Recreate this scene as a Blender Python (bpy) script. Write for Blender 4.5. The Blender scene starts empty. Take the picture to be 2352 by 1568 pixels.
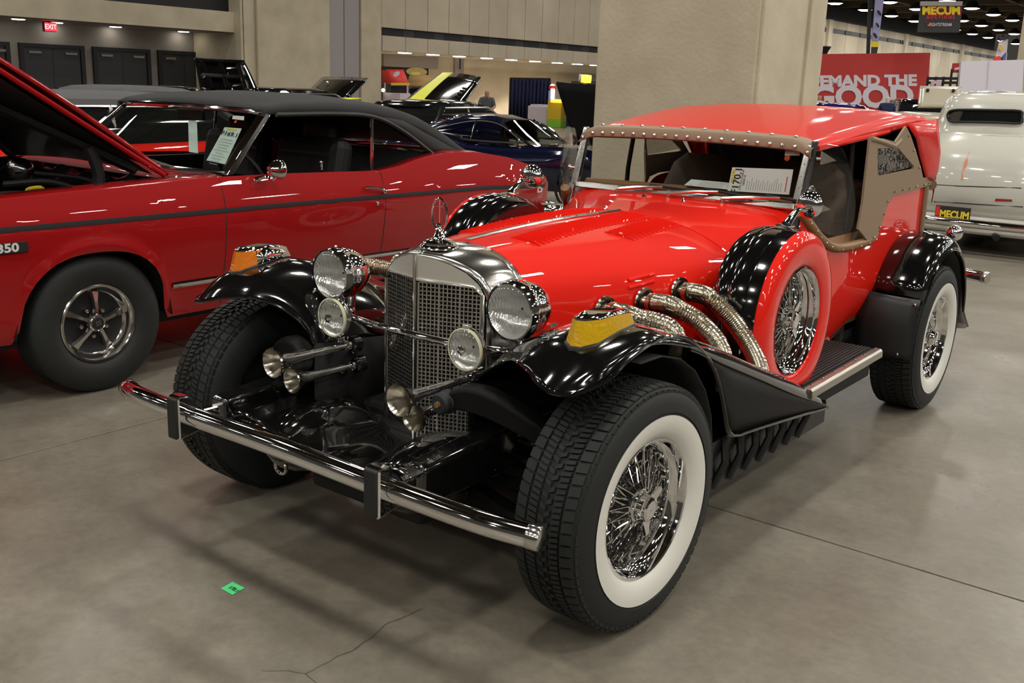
import bpy, bmesh, math, random
from mathutils import Vector, Matrix
from mathutils.bvhtree import BVHTree
random.seed(7)
PI = math.pi
scene = bpy.context.scene
COL = scene.collection

# ------------------------------------------------------------------ camera
CW, CH = 2352, 1568
CAMP = Vector((2.18523879, -2.35827385, 1.51241315))
YAW, PIT, ROL, FPX = math.radians(-37.63757758), math.radians(14.22451123), math.radians(2.01943632), 2327.1878
_fw = Vector((math.sin(YAW)*math.cos(PIT), math.cos(YAW)*math.cos(PIT), -math.sin(PIT)))
_r0 = Vector((math.cos(YAW), -math.sin(YAW), 0)); _u0 = _r0.cross(_fw)
_R = _r0*math.cos(ROL)+_u0*math.sin(ROL); _U = _u0*math.cos(ROL)-_r0*math.sin(ROL)
cd = bpy.data.cameras.new('camera'); cam = bpy.data.objects.new('camera', cd); COL.objects.link(cam)
cd.sensor_width = 36; cd.lens = FPX/CW*36; cd.clip_start = .05; cd.clip_end = 400
M = Matrix.Identity(4)
for i in range(3):
    M[i][0] = _R[i]; M[i][1] = _U[i]; M[i][2] = -_fw[i]; M[i][3] = CAMP[i]
cam.matrix_world = M
scene.camera = cam
def ray(x, y): return _fw+_R*((x-CW/2)/FPX)-_U*((y-CH/2)/FPX)
def on(x, y, ax, v):
    "world point seen at photo pixel x,y on the plane ax = v"
    d = ray(x, y); i = 'XYZ'.index(ax); t = (v-CAMP[i])/d[i]
    return CAMP+d*t

# ------------------------------------------------------------------ world, light, exposure
scene.view_settings.view_transform = 'Standard'; scene.view_settings.look = 'None'
scene.view_settings.gamma = 1; scene.view_settings.use_curve_mapping = False
scene.view_settings.exposure = 0.0
W = bpy.data.worlds.new('hall_air'); scene.world = W; W.use_nodes = True
W.node_tree.nodes['Background'].inputs[0].default_value = (.30, .27, .22, 1)
W.node_tree.nodes['Background'].inputs[1].default_value = .16
CEIL = 8.4; LAMPZ = 8.0
GX = [-26.8+3.85*k for k in range(13)]; GY = [-13.5+6.08*k for k in range(27)]
LAMPS = {}
def ceiling_lamp(e):
    _ld = bpy.data.lights.new('ceiling_lamp', 'AREA'); _ld.shape = 'RECTANGLE'; _ld.size = .55; _ld.size_y = .70; _ld.energy = e; _ld.color = (1, .955, .87); return _ld
for gx in GX:
    for gy in GY:
        if gy < 60 or gx < -18:
            e = 125 if gx > 0 else (80 if gx > -6 else 62)   # the right-hand bays burn brighter
            if gy > 60: e = 160
            if e not in LAMPS: LAMPS[e] = ceiling_lamp(e)
            o = bpy.data.objects.new('ceiling_lamp', LAMPS[e]); COL.objects.link(o); o.location = (gx, gy, LAMPZ if gy < 60 else LAMPZ-.35)

# ------------------------------------------------------------------ materials
MATS = {}
def mat(name, col, rough=.5, metal=0., coat=0., noise=None, bump=0., bscale=40., emis=None, estr=0., spec=.5, trans=0., ior=1.45, coatr=.03, col2=None, nscale=5., ndetail=6, nlo=.35, nhi=.65, sheen=0.):
    m = bpy.data.materials.new(name); m.use_nodes = True; nt = m.node_tree; b = nt.nodes['Principled BSDF']
    b.inputs['Base Color'].default_value = (*col, 1); b.inputs['Roughness'].default_value = rough; b.inputs['Metallic'].default_value = metal
    b.inputs['Coat Weight'].default_value = coat; b.inputs['Coat Roughness'].default_value = coatr
    b.inputs['Specular IOR Level'].default_value = spec; b.inputs['Transmission Weight'].default_value = trans; b.inputs['IOR'].default_value = ior
    if sheen: b.inputs['Sheen Weight'].default_value = sheen
    if emis: b.inputs['Emission Color'].default_value = (*emis, 1); b.inputs['Emission Strength'].default_value = estr
    if col2 or bump:
        tc = nt.nodes.new('ShaderNodeTexCoord')
    if col2:
        n = nt.nodes.new('ShaderNodeTexNoise'); n.inputs['Scale'].default_value = nscale; n.inputs['Detail'].default_value = ndetail
        nt.links.new(tc.outputs['Object'], n.inputs['Vector'])
        r = nt.nodes.new('ShaderNodeValToRGB'); r.color_ramp.elements[0].position = nlo; r.color_ramp.elements[1].position = nhi
        r.color_ramp.elements[0].color = (*col, 1); r.color_ramp.elements[1].color = (*col2, 1)
        nt.links.new(n.outputs['Fac'], r.inputs['Fac']); nt.links.new(r.outputs['Color'], b.inputs['Base Color'])
    if bump:
        n2 = nt.nodes.new('ShaderNodeTexNoise'); n2.inputs['Scale'].default_value = bscale; n2.inputs['Detail'].default_value = 5
        nt.links.new(tc.outputs['Object'], n2.inputs['Vector'])
        bp = nt.nodes.new('ShaderNodeBump'); bp.inputs['Strength'].default_value = bump; bp.inputs['Distance'].default_value = .01
        nt.links.new(n2.outputs['Fac'], bp.inputs['Height']); nt.links.new(bp.outputs['Normal'], b.inputs['Normal'])
    MATS[name] = m
    return m
def glass_mat(name, tint=(1, 1, 1), refl=.0, rough=.0, ior=1.5):
    "thin pane: clear with a Fresnel reflection"
    m = bpy.data.materials.new(name); m.use_nodes = True; nt = m.node_tree; nt.nodes.clear()
    o = nt.nodes.new('ShaderNodeOutputMaterial'); mx = nt.nodes.new('ShaderNodeMixShader'); t = nt.nodes.new('ShaderNodeBsdfTransparent'); g = nt.nodes.new('ShaderNodeBsdfGlossy')
    lw = nt.nodes.new('ShaderNodeLayerWeight'); pw = nt.nodes.new('ShaderNodeMath'); pw.operation = 'POWER'; pw.inputs[1].default_value = 5
    g.inputs['Roughness'].default_value = rough; t.inputs['Color'].default_value = (*tint, 1)
    a = nt.nodes.new('ShaderNodeMath'); a.operation = 'MULTIPLY_ADD'; a.use_clamp = True; a.inputs[1].default_value = .9; a.inputs[2].default_value = .04+refl
    nt.links.new(lw.outputs['Facing'], pw.inputs[0]); nt.links.new(pw.outputs[0], a.inputs[0]); nt.links.new(a.outputs[0], mx.inputs[0]); nt.links.new(t.outputs[0], mx.inputs[1]); nt.links.new(g.outputs[0], mx.inputs[2]); nt.links.new(mx.outputs[0], o.inputs[0])
    MATS[name] = m
    return m
mat('scarlet', (.80, .011, .0025), .55, coat=1, coatr=.012, spec=.15)
mat('scarlet_vinyl', (.68, .012, .005), .45, coat=.45, coatr=.08, spec=.2)
mat('maroon_red', (.32, .0035, .005), .55, coat=1, coatr=.012, spec=.15)
mat('black_gloss', (.004, .004, .004), .10, coat=1, coatr=.015)
mat('black_flank', (.004, .004, .004), .42, spec=.14)
mat('black_dull', (.005, .005, .005), .5, spec=.2)
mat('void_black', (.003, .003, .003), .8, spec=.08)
mat('black_satin', (.012, .012, .012), .42)
mat('black_cloth', (.028, .028, .030), .8, bump=.25, bscale=300)
mat('rubber', (.012, .014, .014), .6, bump=.1, bscale=150)
mat('rubber_dark', (.010, .010, .010), .7)
mat('whitewall', (.72, .71, .66), .45, bump=.05, bscale=30)
mat('chrome', (.80, .80, .80), .05, metal=1)
mat('chrome_soft', (.62, .61, .58), .16, metal=1)
mat('nickel', (.50, .47, .41), .22, metal=1)
mat('steel_flex', (.50, .45, .35), .20, metal=1)
mat('brushed', (.45, .43, .38), .32, metal=1)
mat('satin_nickel', (.72, .70, .64), .42, metal=.75)
mat('grille_bar', (.55, .53, .50), .34, metal=1)
mat('tan_vinyl', (.29, .205, .135), .6, bump=.18, bscale=60)
mat('brown_leather', (.26, .135, .055), .42, bump=.15, bscale=70)
mat('seat_brown', (.14, .085, .05), .5, bump=.2, bscale=50)
mat('seat_grey', (.10, .10, .105), .5, bump=.2, bscale=40)
mat('interior_black', (.008, .008, .009), .6)
mat('amber', (1, .60, .015), .10, trans=.4, ior=1.3, coat=.8, bump=.35, bscale=90)
mat('amber_dark', (1, .28, .012), .10, trans=.4, ior=1.3, coat=.8, bump=.35, bscale=90)
mat('lens_red', (.35, .01, .01), .1, coat=1)
mat('lamp_reflector', (.82, .82, .80), .12, metal=1, bump=.6, bscale=45)
mat('silver_letter', (.62, .62, .60), .35)
mat('paper', (.80, .81, .80), .6)
mat('paper_teal', (.52, .66, .62), .6)
mat('ink', (.02, .02, .02), .6)
mat('ink_grey', (.35, .35, .35), .6)
mat('ink_red', (.65, .03, .03), .6)
mat('ink_yellow', (.80, .62, .02), .6)
mat('plastic_white', (.75, .75, .74), .4)
mat('brass', (.45, .27, .12), .4, metal=.8)
mat('green_tape', (.10, .78, .26), .5)
mat('orange_dot', (.9, .12, .01), .5)
glass_mat('glass', (.80, .82, .80), refl=.015)
glass_mat('glass_dark', (.30, .33, .32), refl=.03)
glass_mat('plexi', (.95, .95, .96), refl=.02)
glass_mat('lens_glass', (.92, .93, .93), refl=.06)

# ------------------------------------------------------------------ mesh helpers
def V(*a): return Vector(a)
def cr(P, n=8, closed=False):
    "Catmull-Rom through P"
    P = [Vector(p) for p in P]; out = []; N = len(P)
    rng = range(N if closed else N-1)
    for i in rng:
        if closed: a, b, c, d = P[(i-1) % N], P[i], P[(i+1) % N], P[(i+2) % N]
        else:
            b, c = P[i], P[i+1]; a = P[i-1] if i > 0 else b*2-c; d = P[i+2] if i+2 < N else c*2-b
        for k in range(n):
            t = k/n
            out.append(.5*((2*b)+(c-a)*t+(2*a-5*b+4*c-d)*t*t+(3*b-a-3*c+d)*t**3))
    if not closed: out.append(P[-1])
    return out
class MB:
    def __init__(s): s.v = []; s.f = []; s.mi = []; s.cur = 0
    def add(s, vs, fs):
        o = len(s.v); s.v += [Vector(v) for v in vs]
        for f in fs: s.f.append([i+o for i in f]); s.mi.append(s.cur)
        return s
    def box(s, c, size, rot=None, taper=1.):
        hx, hy, hz = [q/2 for q in size]; c = Vector(c); vs = []
        for sz in (-1, 1):
            k = taper if sz > 0 else 1
            for sx, sy in ((-1, -1), (1, -1), (1, 1), (-1, 1)):
                p = Vector((sx*hx*k, sy*hy*k, sz*hz))
                if rot: p = rot @ p
                vs.append(c+p)
        return s.add(vs, [(3, 2, 1, 0), (4, 5, 6, 7), (0, 1, 5, 4), (1, 2, 6, 5), (2, 3, 7, 6), (3, 0, 4, 7)])
    def grid(s, rows, closed_u=False, closed_v=False, flip=False):
        n = len(rows); m = len(rows[0]); vs = [p for r in rows for p in r]; fs = []
        for i in range(n if closed_u else n-1):
            for j in range(m if closed_v else m-1):
                a, b, c, d = i*m+j, i*m+(j+1) % m, ((i+1) % n)*m+(j+1) % m, ((i+1) % n)*m+j
                fs.append((a, d, c, b) if flip else (a, b, c, d))
        return s.add(vs, fs)
    def loft(s, rings, cap=True, flip=False):
        s.grid(rings, closed_v=True, flip=flip)
        if cap:
            m = len(rings[0]); o = len(s.v)-m*len(rings); L = len(s.v)-m
            s.f.append([o+i for i in range(m)][::1 if flip else -1]); s.mi.append(s.cur); s.f.append([L+i for i in range(m)][::-1 if flip else 1]); s.mi.append(s.cur)
        return s
    def tube(s, P, r, n=10, cap=True, up=None):
        P = [Vector(p) for p in P]; rings = []; N = len(P)
        t0 = (P[1]-P[0]).normalized(); a = t0.orthogonal().normalized() if up is None else (Vector(up)-t0*Vector(up).dot(t0)).normalized()
        for i, p in enumerate(P):
            t = (P[min(i+1, N-1)]-P[max(i-1, 0)]).normalized(); a = (a-t*a.dot(t)).normalized(); b = t.cross(a)
            R = r[i] if isinstance(r, (list, tuple)) else r
            rings.append([p+(a*math.cos(2*PI*k/n)+b*math.sin(2*PI*k/n))*R for k in range(n)])
        return s.loft(rings, cap)
    def lathe(s, prof, o=(0, 0, 0), ax=(0, 0, 1), n=32, cap=False):
        "prof: list of (radius, height along ax)"
        ax = Vector(ax).normalized(); o = Vector(o); a = ax.orthogonal().normalized(); b = ax.cross(a)
        rings = [[o+ax*h+(a*math.cos(2*PI*k/n)+b*math.sin(2*PI*k/n))*r for k in range(n)] for r, h in prof]
        return s.loft(rings, cap)
    def disc(s, o, ax, r, n=32, ry=None, a=None):
        ax = Vector(ax).normalized(); a = ax.orthogonal().normalized() if a is None else Vector(a); b = ax.cross(a); o = Vector(o)
        return s.add([o+a*math.cos(2*PI*k/n)*r+b*math.sin(2*PI*k/n)*(ry or r) for k in range(n)], [list(range(n))])
    def ball(s, c, r, n=10, m=8, sc=(1, 1, 1)):
        c = Vector(c); rings = []
        for i in range(m+1):
            t = PI*i/m; rr = max(math.sin(t), .02)
            rings.append([c+Vector((rr*math.cos(2*PI*k/n)*sc[0], rr*math.sin(2*PI*k/n)*sc[1], -math.cos(t)*sc[2]))*r for k in range(n)])
        return s.loft(rings, True)
    def prism(s, poly, d):
        "poly: 3D points in order; d: extrusion vector"
        poly = [Vector(p) for p in poly]; d = Vector(d); n = len(poly)
        return s.add(poly+[p+d for p in poly], [list(range(n))[::-1], list(range(n, 2*n))]+[(i, (i+1) % n, (i+1) % n+n, i+n) for i in range(n)])
    def mesh(s, name):
        me = bpy.data.meshes.new(name); me.from_pydata([tuple(v) for v in s.v], [], s.f); me.update(); return me
    def build(s, name, m, parent=None, smooth=40, solid=0, bevel=0, subd=0, loc=None, kind=None, label=None, fix=True, off=-1.):
        me = s.mesh(name); ms = m if isinstance(m, (list, tuple)) else [m]
        if fix:
            bm = bmesh.new(); bm.from_mesh(me); bmesh.ops.remove_doubles(bm, verts=bm.verts, dist=2e-5) if len(ms) == 1 else None; bmesh.ops.recalc_face_normals(bm, faces=bm.faces); bm.to_mesh(me); bm.free()
        for q in ms: me.materials.append(MATS[q])
        if len(ms) > 1:
            for p, i in zip(me.polygons, s.mi): p.material_index = i
        if smooth:
            me.shade_smooth(); me.set_sharp_from_angle(angle=math.radians(smooth))
        o = bpy.data.objects.new(name, me); COL.objects.link(o)
        if parent is not None:
            o.parent = parent
            if not LOCALMODE: o.matrix_parent_inverse = parent_inv(parent)
        if loc: o.location = loc
        if subd: md = o.modifiers.new('subdivide', 'SUBSURF'); md.levels = subd; md.render_levels = subd
        if solid: md = o.modifiers.new('thickness', 'SOLIDIFY'); md.thickness = solid; md.offset = off
        if bevel: md = o.modifiers.new('bevel', 'BEVEL'); md.width = bevel; md.segments = 2; md.limit_method = 'ANGLE'; md.angle_limit = math.radians(35)
        if kind: o['kind'] = kind
        if label: o['label'] = label
        return o
def world_of(o):
    m = o.matrix_basis.copy(); p = o
    while p.parent is not None:
        m = p.parent.matrix_basis @ p.matrix_parent_inverse @ m; p = p.parent
    return m
def parent_inv(p): return world_of(p).inverted()
def thing(name, label, cat, loc=(0, 0, 0), rz=0., group=None):
    o = bpy.data.objects.new(name, None); COL.objects.link(o); o.location = loc; o.rotation_euler = (0, 0, rz)
    o.empty_display_size = .1
    return tag(o, label, cat, group)
def tag(o, label, cat, group=None):
    o['label'] = label; o['category'] = cat
    if group: o['group'] = group
    return o
def struct(o): o['kind'] = 'structure'; return o
def copy_tree(o, parent=None, mirror=None):
    c = o.copy(); COL.objects.link(c)
    if parent is not None: c.parent = parent
    for ch in list(o.children): copy_tree(ch, c)
    return c
def mirror_mb(mb, ax=0):
    q = MB(); q.v = [Vector(v) for v in mb.v]
    for v in q.v: v[ax] = -v[ax]
    q.f = [list(reversed(f)) for f in mb.f]; q.mi = list(mb.mi); return q
def both(mb, name, m, parent, **k):
    "the part and its mirror image on the other side of the car (local X)"
    a = mb.build(name, m, parent, **k); b = mirror_mb(mb).build(name, m, parent, **k); return a, b
LOCALMODE = False
def text_mb(txt, size, origin, right, up, depth=.0015, align='CENTER', bold=0., sx=1.):
    "flat lettering as a mesh lying on the plane right x up"
    cu = bpy.data.curves.new('t', 'FONT'); cu.body = txt; cu.size = size; cu.align_x = align; cu.align_y = 'CENTER'; cu.offset = bold; cu.resolution_u = 3
    ob = bpy.data.objects.new('t', cu); COL.objects.link(ob)
    dg = bpy.context.evaluated_depsgraph_get(); dg.update(); me = bpy.data.meshes.new_from_object(ob.evaluated_get(dg))
    right = Vector(right).normalized(); up = Vector(up).normalized(); nrm = right.cross(up); origin = Vector(origin)
    mb = MB(); mb.add([origin+right*v.co.x*sx+up*v.co.y+nrm*depth for v in me.vertices], [list(p.vertices) for p in me.polygons])
    bpy.data.objects.remove(ob); bpy.data.curves.remove(cu); bpy.data.meshes.remove(me)
    return mb
class Surf:
    "ray target made of mesh builders, to seat small parts on a surface"
    def __init__(s, *mbs):
        v = []; f = []
        for m in mbs:
            o = len(v); v += m.v; f += [[i+o for i in q] for q in m.f]
        s.t = BVHTree.FromPolygons([tuple(q) for q in v], f)
    def px(s, x, y):
        for dx, dy in ((0, 0), (0, 4), (0, -4), (4, 0), (-4, 0), (0, 9), (0, -9)):
            h = s.t.ray_cast(CAMP, ray(x+dx, y+dy).normalized())
            if h[0] is not None: break
        if h[0] is None: print('NO HIT', x, y); return on(x, y, 'Y', 1.), Vector((0, 0, 1))
        n = h[1]
        if n.dot(ray(x, y)) > 0: n = -n
        return h[0], n
    def cast(s, o, d):
        h = s.t.ray_cast(Vector(o), Vector(d).normalized()); return h[0], h[1]
def frame(n, up=(0, 0, 1)):
    n = Vector(n).normalized(); r = Vector(up).cross(n).normalized(); u = n.cross(r); return r, u, n
# ================================================================== the hall
def concrete(name, c1, c2, rough, nscale, bump, bscale, cracks=False, stain=None):
    m = mat(name, c1, rough, col2=c2, nscale=nscale, ndetail=10, nlo=.3, nhi=.7, bump=bump, bscale=bscale)
    nt = m.node_tree; b = nt.nodes['Principled BSDF']
    if cracks:
        tc = nt.nodes.new('ShaderNodeNewGeometry')
        no = nt.nodes.new('ShaderNodeTexNoise'); no.inputs['Scale'].default_value = 1.3; no.inputs['Detail'].default_value = 4
        nt.links.new(tc.outputs['Position'], no.inputs['Vector'])
        mx = nt.nodes.new('ShaderNodeVectorMath'); mx.operation = 'MULTIPLY_ADD'; mx.inputs[1].default_value = (.35, .35, .35)
        nt.links.new(no.outputs['Color'], mx.inputs[0]); nt.links.new(tc.outputs['Position'], mx.inputs[2])
        vo = nt.nodes.new('ShaderNodeTexVoronoi'); vo.feature = 'DISTANCE_TO_EDGE'; vo.inputs['Scale'].default_value = .42
        nt.links.new(mx.outputs[0], vo.inputs['Vector'])
        lt = nt.nodes.new('ShaderNodeMath'); lt.operation = 'LESS_THAN'; lt.inputs[1].default_value = .0012; nt.links.new(vo.outputs['Distance'], lt.inputs[0])
        n3 = nt.nodes.new('ShaderNodeTexNoise'); n3.inputs['Scale'].default_value = .8; nt.links.new(tc.outputs['Position'], n3.inputs['Vector'])
        gt = nt.nodes.new('ShaderNodeMath'); gt.operation = 'GREATER_THAN'; gt.inputs[1].default_value = .61; nt.links.new(n3.outputs['Fac'], gt.inputs[0])
        mu = nt.nodes.new('ShaderNodeMath'); mu.operation = 'MULTIPLY'; nt.links.new(lt.outputs[0], mu.inputs[0]); nt.links.new(gt.outputs[0], mu.inputs[1])
        m2 = nt.nodes.new('ShaderNodeMath'); m2.operation = 'MULTIPLY'; m2.inputs[1].default_value = .55; nt.links.new(mu.outputs[0], m2.inputs[0])
        mc = nt.nodes.new('ShaderNodeMix'); mc.data_type = 'RGBA'; src = b.inputs['Base Color'].links[0].from_socket
        nt.links.new(m2.outputs[0], mc.inputs['Factor']); nt.links.new(src, mc.inputs[6]); mc.inputs[7].default_value = (.03, .026, .02, 1)
        nt.links.new(mc.outputs[2], b.inputs['Base Color'])
        n5 = nt.nodes.new('ShaderNodeTexNoise'); n5.inputs['Scale'].default_value = 26; n5.inputs['Detail'].default_value = 8; n5.inputs['Roughness'].default_value = .7; nt.links.new(tc.outputs['Position'], n5.inputs['Vector'])
        r5 = nt.nodes.new('ShaderNodeMapRange'); r5.inputs[1].default_value = .32; r5.inputs[2].default_value = .68; r5.inputs[3].default_value = .86; r5.inputs[4].default_value = 1.12; nt.links.new(n5.outputs['Fac'], r5.inputs[0])
        n6 = nt.nodes.new('ShaderNodeTexNoise'); n6.inputs['Scale'].default_value = 4.5; n6.inputs['Detail'].default_value = 9; n6.inputs['Roughness'].default_value = .75; nt.links.new(tc.outputs['Position'], n6.inputs['Vector'])
        r6 = nt.nodes.new('ShaderNodeMapRange'); r6.inputs[1].default_value = .3; r6.inputs[2].default_value = .7; r6.inputs[3].default_value = .84; r6.inputs[4].default_value = 1.14; nt.links.new(n6.outputs['Fac'], r6.inputs[0])
        mm = nt.nodes.new('ShaderNodeMath'); mm.operation = 'MULTIPLY'; nt.links.new(r5.outputs[0], mm.inputs[0]); nt.links.new(r6.outputs[0], mm.inputs[1])
        vm = nt.nodes.new('ShaderNodeVectorMath'); vm.operation = 'SCALE'; nt.links.new(mc.outputs[2], vm.inputs[0]); nt.links.new(mm.outputs[0], vm.inputs['Scale']); nt.links.new(vm.outputs[0], b.inputs['Base Color'])
        # broad wear: the polish varies in patches
        n4 = nt.nodes.new('ShaderNodeTexNoise'); n4.inputs['Scale'].default_value = .9; n4.inputs['Detail'].default_value = 7; nt.links.new(tc.outputs['Position'], n4.inputs['Vector'])
        mr = nt.nodes.new('ShaderNodeMapRange'); mr.inputs[1].default_value = .3; mr.inputs[2].default_value = .7; mr.inputs[3].default_value = rough-.10; mr.inputs[4].default_value = rough+.12
        nt.links.new(n4.outputs['Fac'], mr.inputs[0]); nt.links.new(mr.outputs[0], b.inputs['Roughness'])
    return m
concrete('floor_concrete', (.156, .135, .104), (.240, .218, .178), .34, 1.3, .05, 60, cracks=True)
concrete('pier_concrete', (.46, .40, .295), (.58, .51, .385), .85, 1.6, .5, 22)
concrete('wall_concrete', (.48, .42, .32), (.58, .51, .40), .85, .7, .25, 12)
mat('joint_black', (.02, .018, .015), .9)
mat('wall_grey', (.27, .245, .225), .7)
mat('wall_mauve', (.34, .31, .32), .6)
mat('door_black', (.030, .030, .034), .45)
mat('frame_black', (.010, .010, .012), .5)
mat('strip_black', (.008, .008, .010), .5)
mat('strip_grey', (.035, .035, .04), .5)
mat('ceiling_dark', (.030, .024, .017), .8)
mat('beam_brown', (.085, .065, .042), .8)
mat('lamp_white', (1, 1, 1), .5, emis=(1, .95, .86), estr=9)
mat('downlight', (1, 1, 1), .5, emis=(1, .93, .80), estr=12)
mat('exit_red', (.6, .02, .02), .4, emis=(1, .03, .05), estr=2.2)
mat('exit_letter', (.9, .3, .3), .4, emis=(1, .35, .35), estr=2.5)

# floor: slabs with open joints over a dark base
fb = MB().box((-6, 46, -.09), (72, 132, .1)); floor = struct(fb.build('floor', 'joint_black', smooth=0))
SL = 9.1; sx0 = -1.70; sy0 = .926
slab = MB().box((0, 0, -.02), (SL-.009, SL-.009, .04)); sm = None
for i in range(-4, 3):
    for j in range(-2, 12):
        if sm is None: o = slab.build('floor_slab', 'floor_concrete', floor, smooth=0, bevel=.003); sm = o
        else:
            o = sm.copy(); COL.objects.link(o)
        o.location = (sx0+SL*(i+.5), sy0+SL*(j+.5), 0)

# ceiling with joists
struct(MB().box((-6, 46, CEIL+1.05), (72, 132, .1)).build('ceiling', 'ceiling_dark', smooth=0))
ceil = bpy.data.objects['ceiling']
for k in range(22):
    MB().box((-6, -12+6.08*k+3, CEIL+.55), (72, .45, .9)).build('joist', 'beam_brown', ceil, smooth=0)
for k in range(13):
    MB().box((-26.8+3.85*k+1.9, 46, CEIL+.45), (.3, 132, .6)).build('beam', 'beam_brown', ceil, smooth=0)

# ---- left: recess with the black doors under a concrete beam
XA, XAB = -25., -22.9
yA0, yA1 = on(-260, 60, 'X', XAB).y, on(566, 60, 'X', XAB).y
zb = (on(0, 28, 'X', XAB).z+on(565, 82, 'X', XAB).z)/2; zt = (on(300, 5, 'X', XAB).z+on(560, 31, 'X', XAB).z)/2
wl = struct(MB().box((XA-.1, (yA0+yA1)/2, 1.5), (.2, yA1-yA0+3, 3.)).build('wall_left', 'wall_grey', smooth=0))
be = struct(MB().box((XAB-.2, (yA0+yA1)/2, (zb+zt)/2), (.4, yA1-yA0, zt-zb)).build('trim_1', 'pier_concrete', smooth=0))
struct(MB().box(((XA+XAB)/2-.3, (yA0+yA1)/2, zb+.03), (XAB-XA+.2, yA1-yA0, .06)).build('trim_2', 'wall_grey', smooth=0))
struct(MB().box((XAB-.35, (yA0+yA1)/2, (zt+CEIL)/2), (.2, yA1-yA0, CEIL-zt)).build('trim_3', 'strip_black', smooth=0))
dn = 0
for (x0, x1, yt) in ((-110, 18, 87), (40, 190, 98), (210, 342, 110), (360, 478, 119)):
    a = on(x0, yt, 'X', XA); b = on(x1, yt, 'X', XA); dn += 1; w = b.y-a.y; H = 2.13
    d = struct(MB().box((XA+.03, a.y+.06, H/2), (.1, .12, H)).box((XA+.03, b.y-.06, H/2), (.1, .12, H)).box((XA+.03, (a.y+b.y)/2, H-.05), (.1, w-.24, .1)).build('door_%d' % dn, 'frame_black', smooth=0))
    for s in (0, 1):
        y0 = a.y+.13+s*(w-.26)/2; y1 = y0+(w-.26)/2-.01
        lf = MB().box((XA+.02, (y0+y1)/2, (H-.1)/2), (.06, y1-y0, H-.12)).build('door_leaf', 'door_black', d, smooth=0)
        MB().box((XA+.09, (y0+y1)/2, .92), (.07, (y1-y0)*.82, .07)).build('push_bar', 'chrome_soft', lf, smooth=0, bevel=.01)
        MB().box((XA+.07, (y0+y1)/2+(.12 if s else -.1), H-.22), (.06, .34, .07)).build('door_closer', 'chrome_soft', lf, smooth=0, bevel=.008)
for (px, py, f) in ((42, 44, 1), (128, 52, .5), (230, 62, 1), (366, 73, .35), (478, 82, .9)):
    p = on(px, py, 'Z', zb)
    o = MB().lathe([(.02, 0), (.13, 0), (.15, -.012), (.16, 0)], (0, 0, -.002), (0, 0, 1), 20).build('recessed_downlight', 'downlight', smooth=0)
    o.location = (max(min(p.x, XAB-.5), XA+.3), p.y, zb)
    tag(o, 'small recessed downlight in the soffit over the black doors, %s' % {42: 'the leftmost', 128: 'just right of the exit sign', 230: 'above the second door pair', 366: 'dim one before the pier', 478: 'nearest the concrete pier'}[px], 'downlight', 'downlights over the doors')
# exit sign
p = on(116, 62, 'X', XA+.9)
ex = thing('exit_sign', 'red lit exit sign hanging from the soffit above the doors', 'exit sign', (XA+.9, p.y, p.z-.12))
MB().box((XA+.86, p.y-.01, p.z), (.08, .34, .24)).build('housing', 'frame_black', ex, smooth=0, bevel=.01)
MB().box((XA+.905, p.y, p.z), (.012, .31, .21)).build('face', 'exit_red', ex, smooth=0)
text_mb('EXIT', .17, (XA+.913, p.y, p.z), (0, 1, 0), (0, 0, 1), .002, sx=.9, bold=.004).build('lettering', 'exit_letter', ex, smooth=0)
MB().box((XA+.86, p.y-.01, (p.z+.12+zb)/2), (.03, .03, max(.02, zb-p.z-.12))).build('stem', 'frame_black', ex, smooth=0)

# ---- the concrete pier between the doors and the long wall
XP = -22.5
yp0, yp1 = on(566, 120, 'X', XP).y, on(875, 120, 'X', XP).y
ya, yb, yc = on(592, 120, 'X', XP).y, on(757, 120, 'X', XP).y, on(829, 120, 'X', XP).y
pr_ = struct(MB().box((XP-2, (yp0+yp1)/2, 4.2), (3.8, yp1-yp0, 8.6)).build('wall_pier', 'pier_concrete', smooth=0))
for (u0, u1, dx, mm) in ((yp0, ya-.04, -.10, 'pier_concrete'), (ya, yb, .0, 'pier_concrete'), (yb+.03, (yb+yc)/2-.03, -.06, 'wall_mauve'), ((yb+yc)/2, yc-.03, -.06, 'wall_mauve'), (yc, yp1, .0, 'pier_concrete')):
    MB().box((XP-.1+dx, (u0+u1)/2, 4.2), (.25, u1-u0, 8.5)).build('panel', mm, pr_, smooth=0, bevel=.02)

MB().box((XP-.62, (yp0+ya)/2-.05, 4.2), (1.0, ya-yp0+.06, 8.5)).build('panel', 'pier_concrete', pr_, smooth=0, bevel=.02)
# ---- the long wall: upper panels, dark window strip, beam with downlights, recess behind
XB, XBB = -25.8, -29.5
yb0, yb1 = on(877, 90, 'X', XB).y, on(1560, 90, 'X', XB).y
zs = (on(877, 115, 'X', XB).z+on(1375, 150, 'X', XB).z)/2
zb0 = (on(877, 80, 'X', XB).z+on(1375, 123, 'X', XB).z)/2; zb1 = (on(877, 61, 'X', XB).z+on(1375, 109, 'X', XB).z)/2
lw = struct(MB().box((XB-.25, (yb0+yb1)/2, (zb1+CEIL)/2), (.4, yb1-yb0, CEIL-zb1)).build('wall_long', 'wall_concrete', smooth=0))
n = 18
for k in range(n):
    y0 = yb0+(yb1-yb0)*k/n; y1 = yb0+(yb1-yb0)*(k+1)/n-.025
    MB().box((XB-.03, (y0+y1)/2, (zb1+CEIL)/2), (.1, y1-y0, CEIL-zb1)).build('panel', 'wall_concrete', lw, smooth=0, bevel=.012)
st = struct(MB().box((XB-.25, (yb0+yb1)/2, (zb0+zb1)/2), (.3, yb1-yb0, zb1-zb0)).build('window_1', 'strip_grey', smooth=0))
k = 0; y = yb0+.15
while y < yb1-1.2:
    MB().box((XB-.11, y+.55, (zb0+zb1)/2), (.04, 1.1, zb1-zb0-.02)).build('pane', 'strip_black', st, smooth=0); y += 1.72
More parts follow.
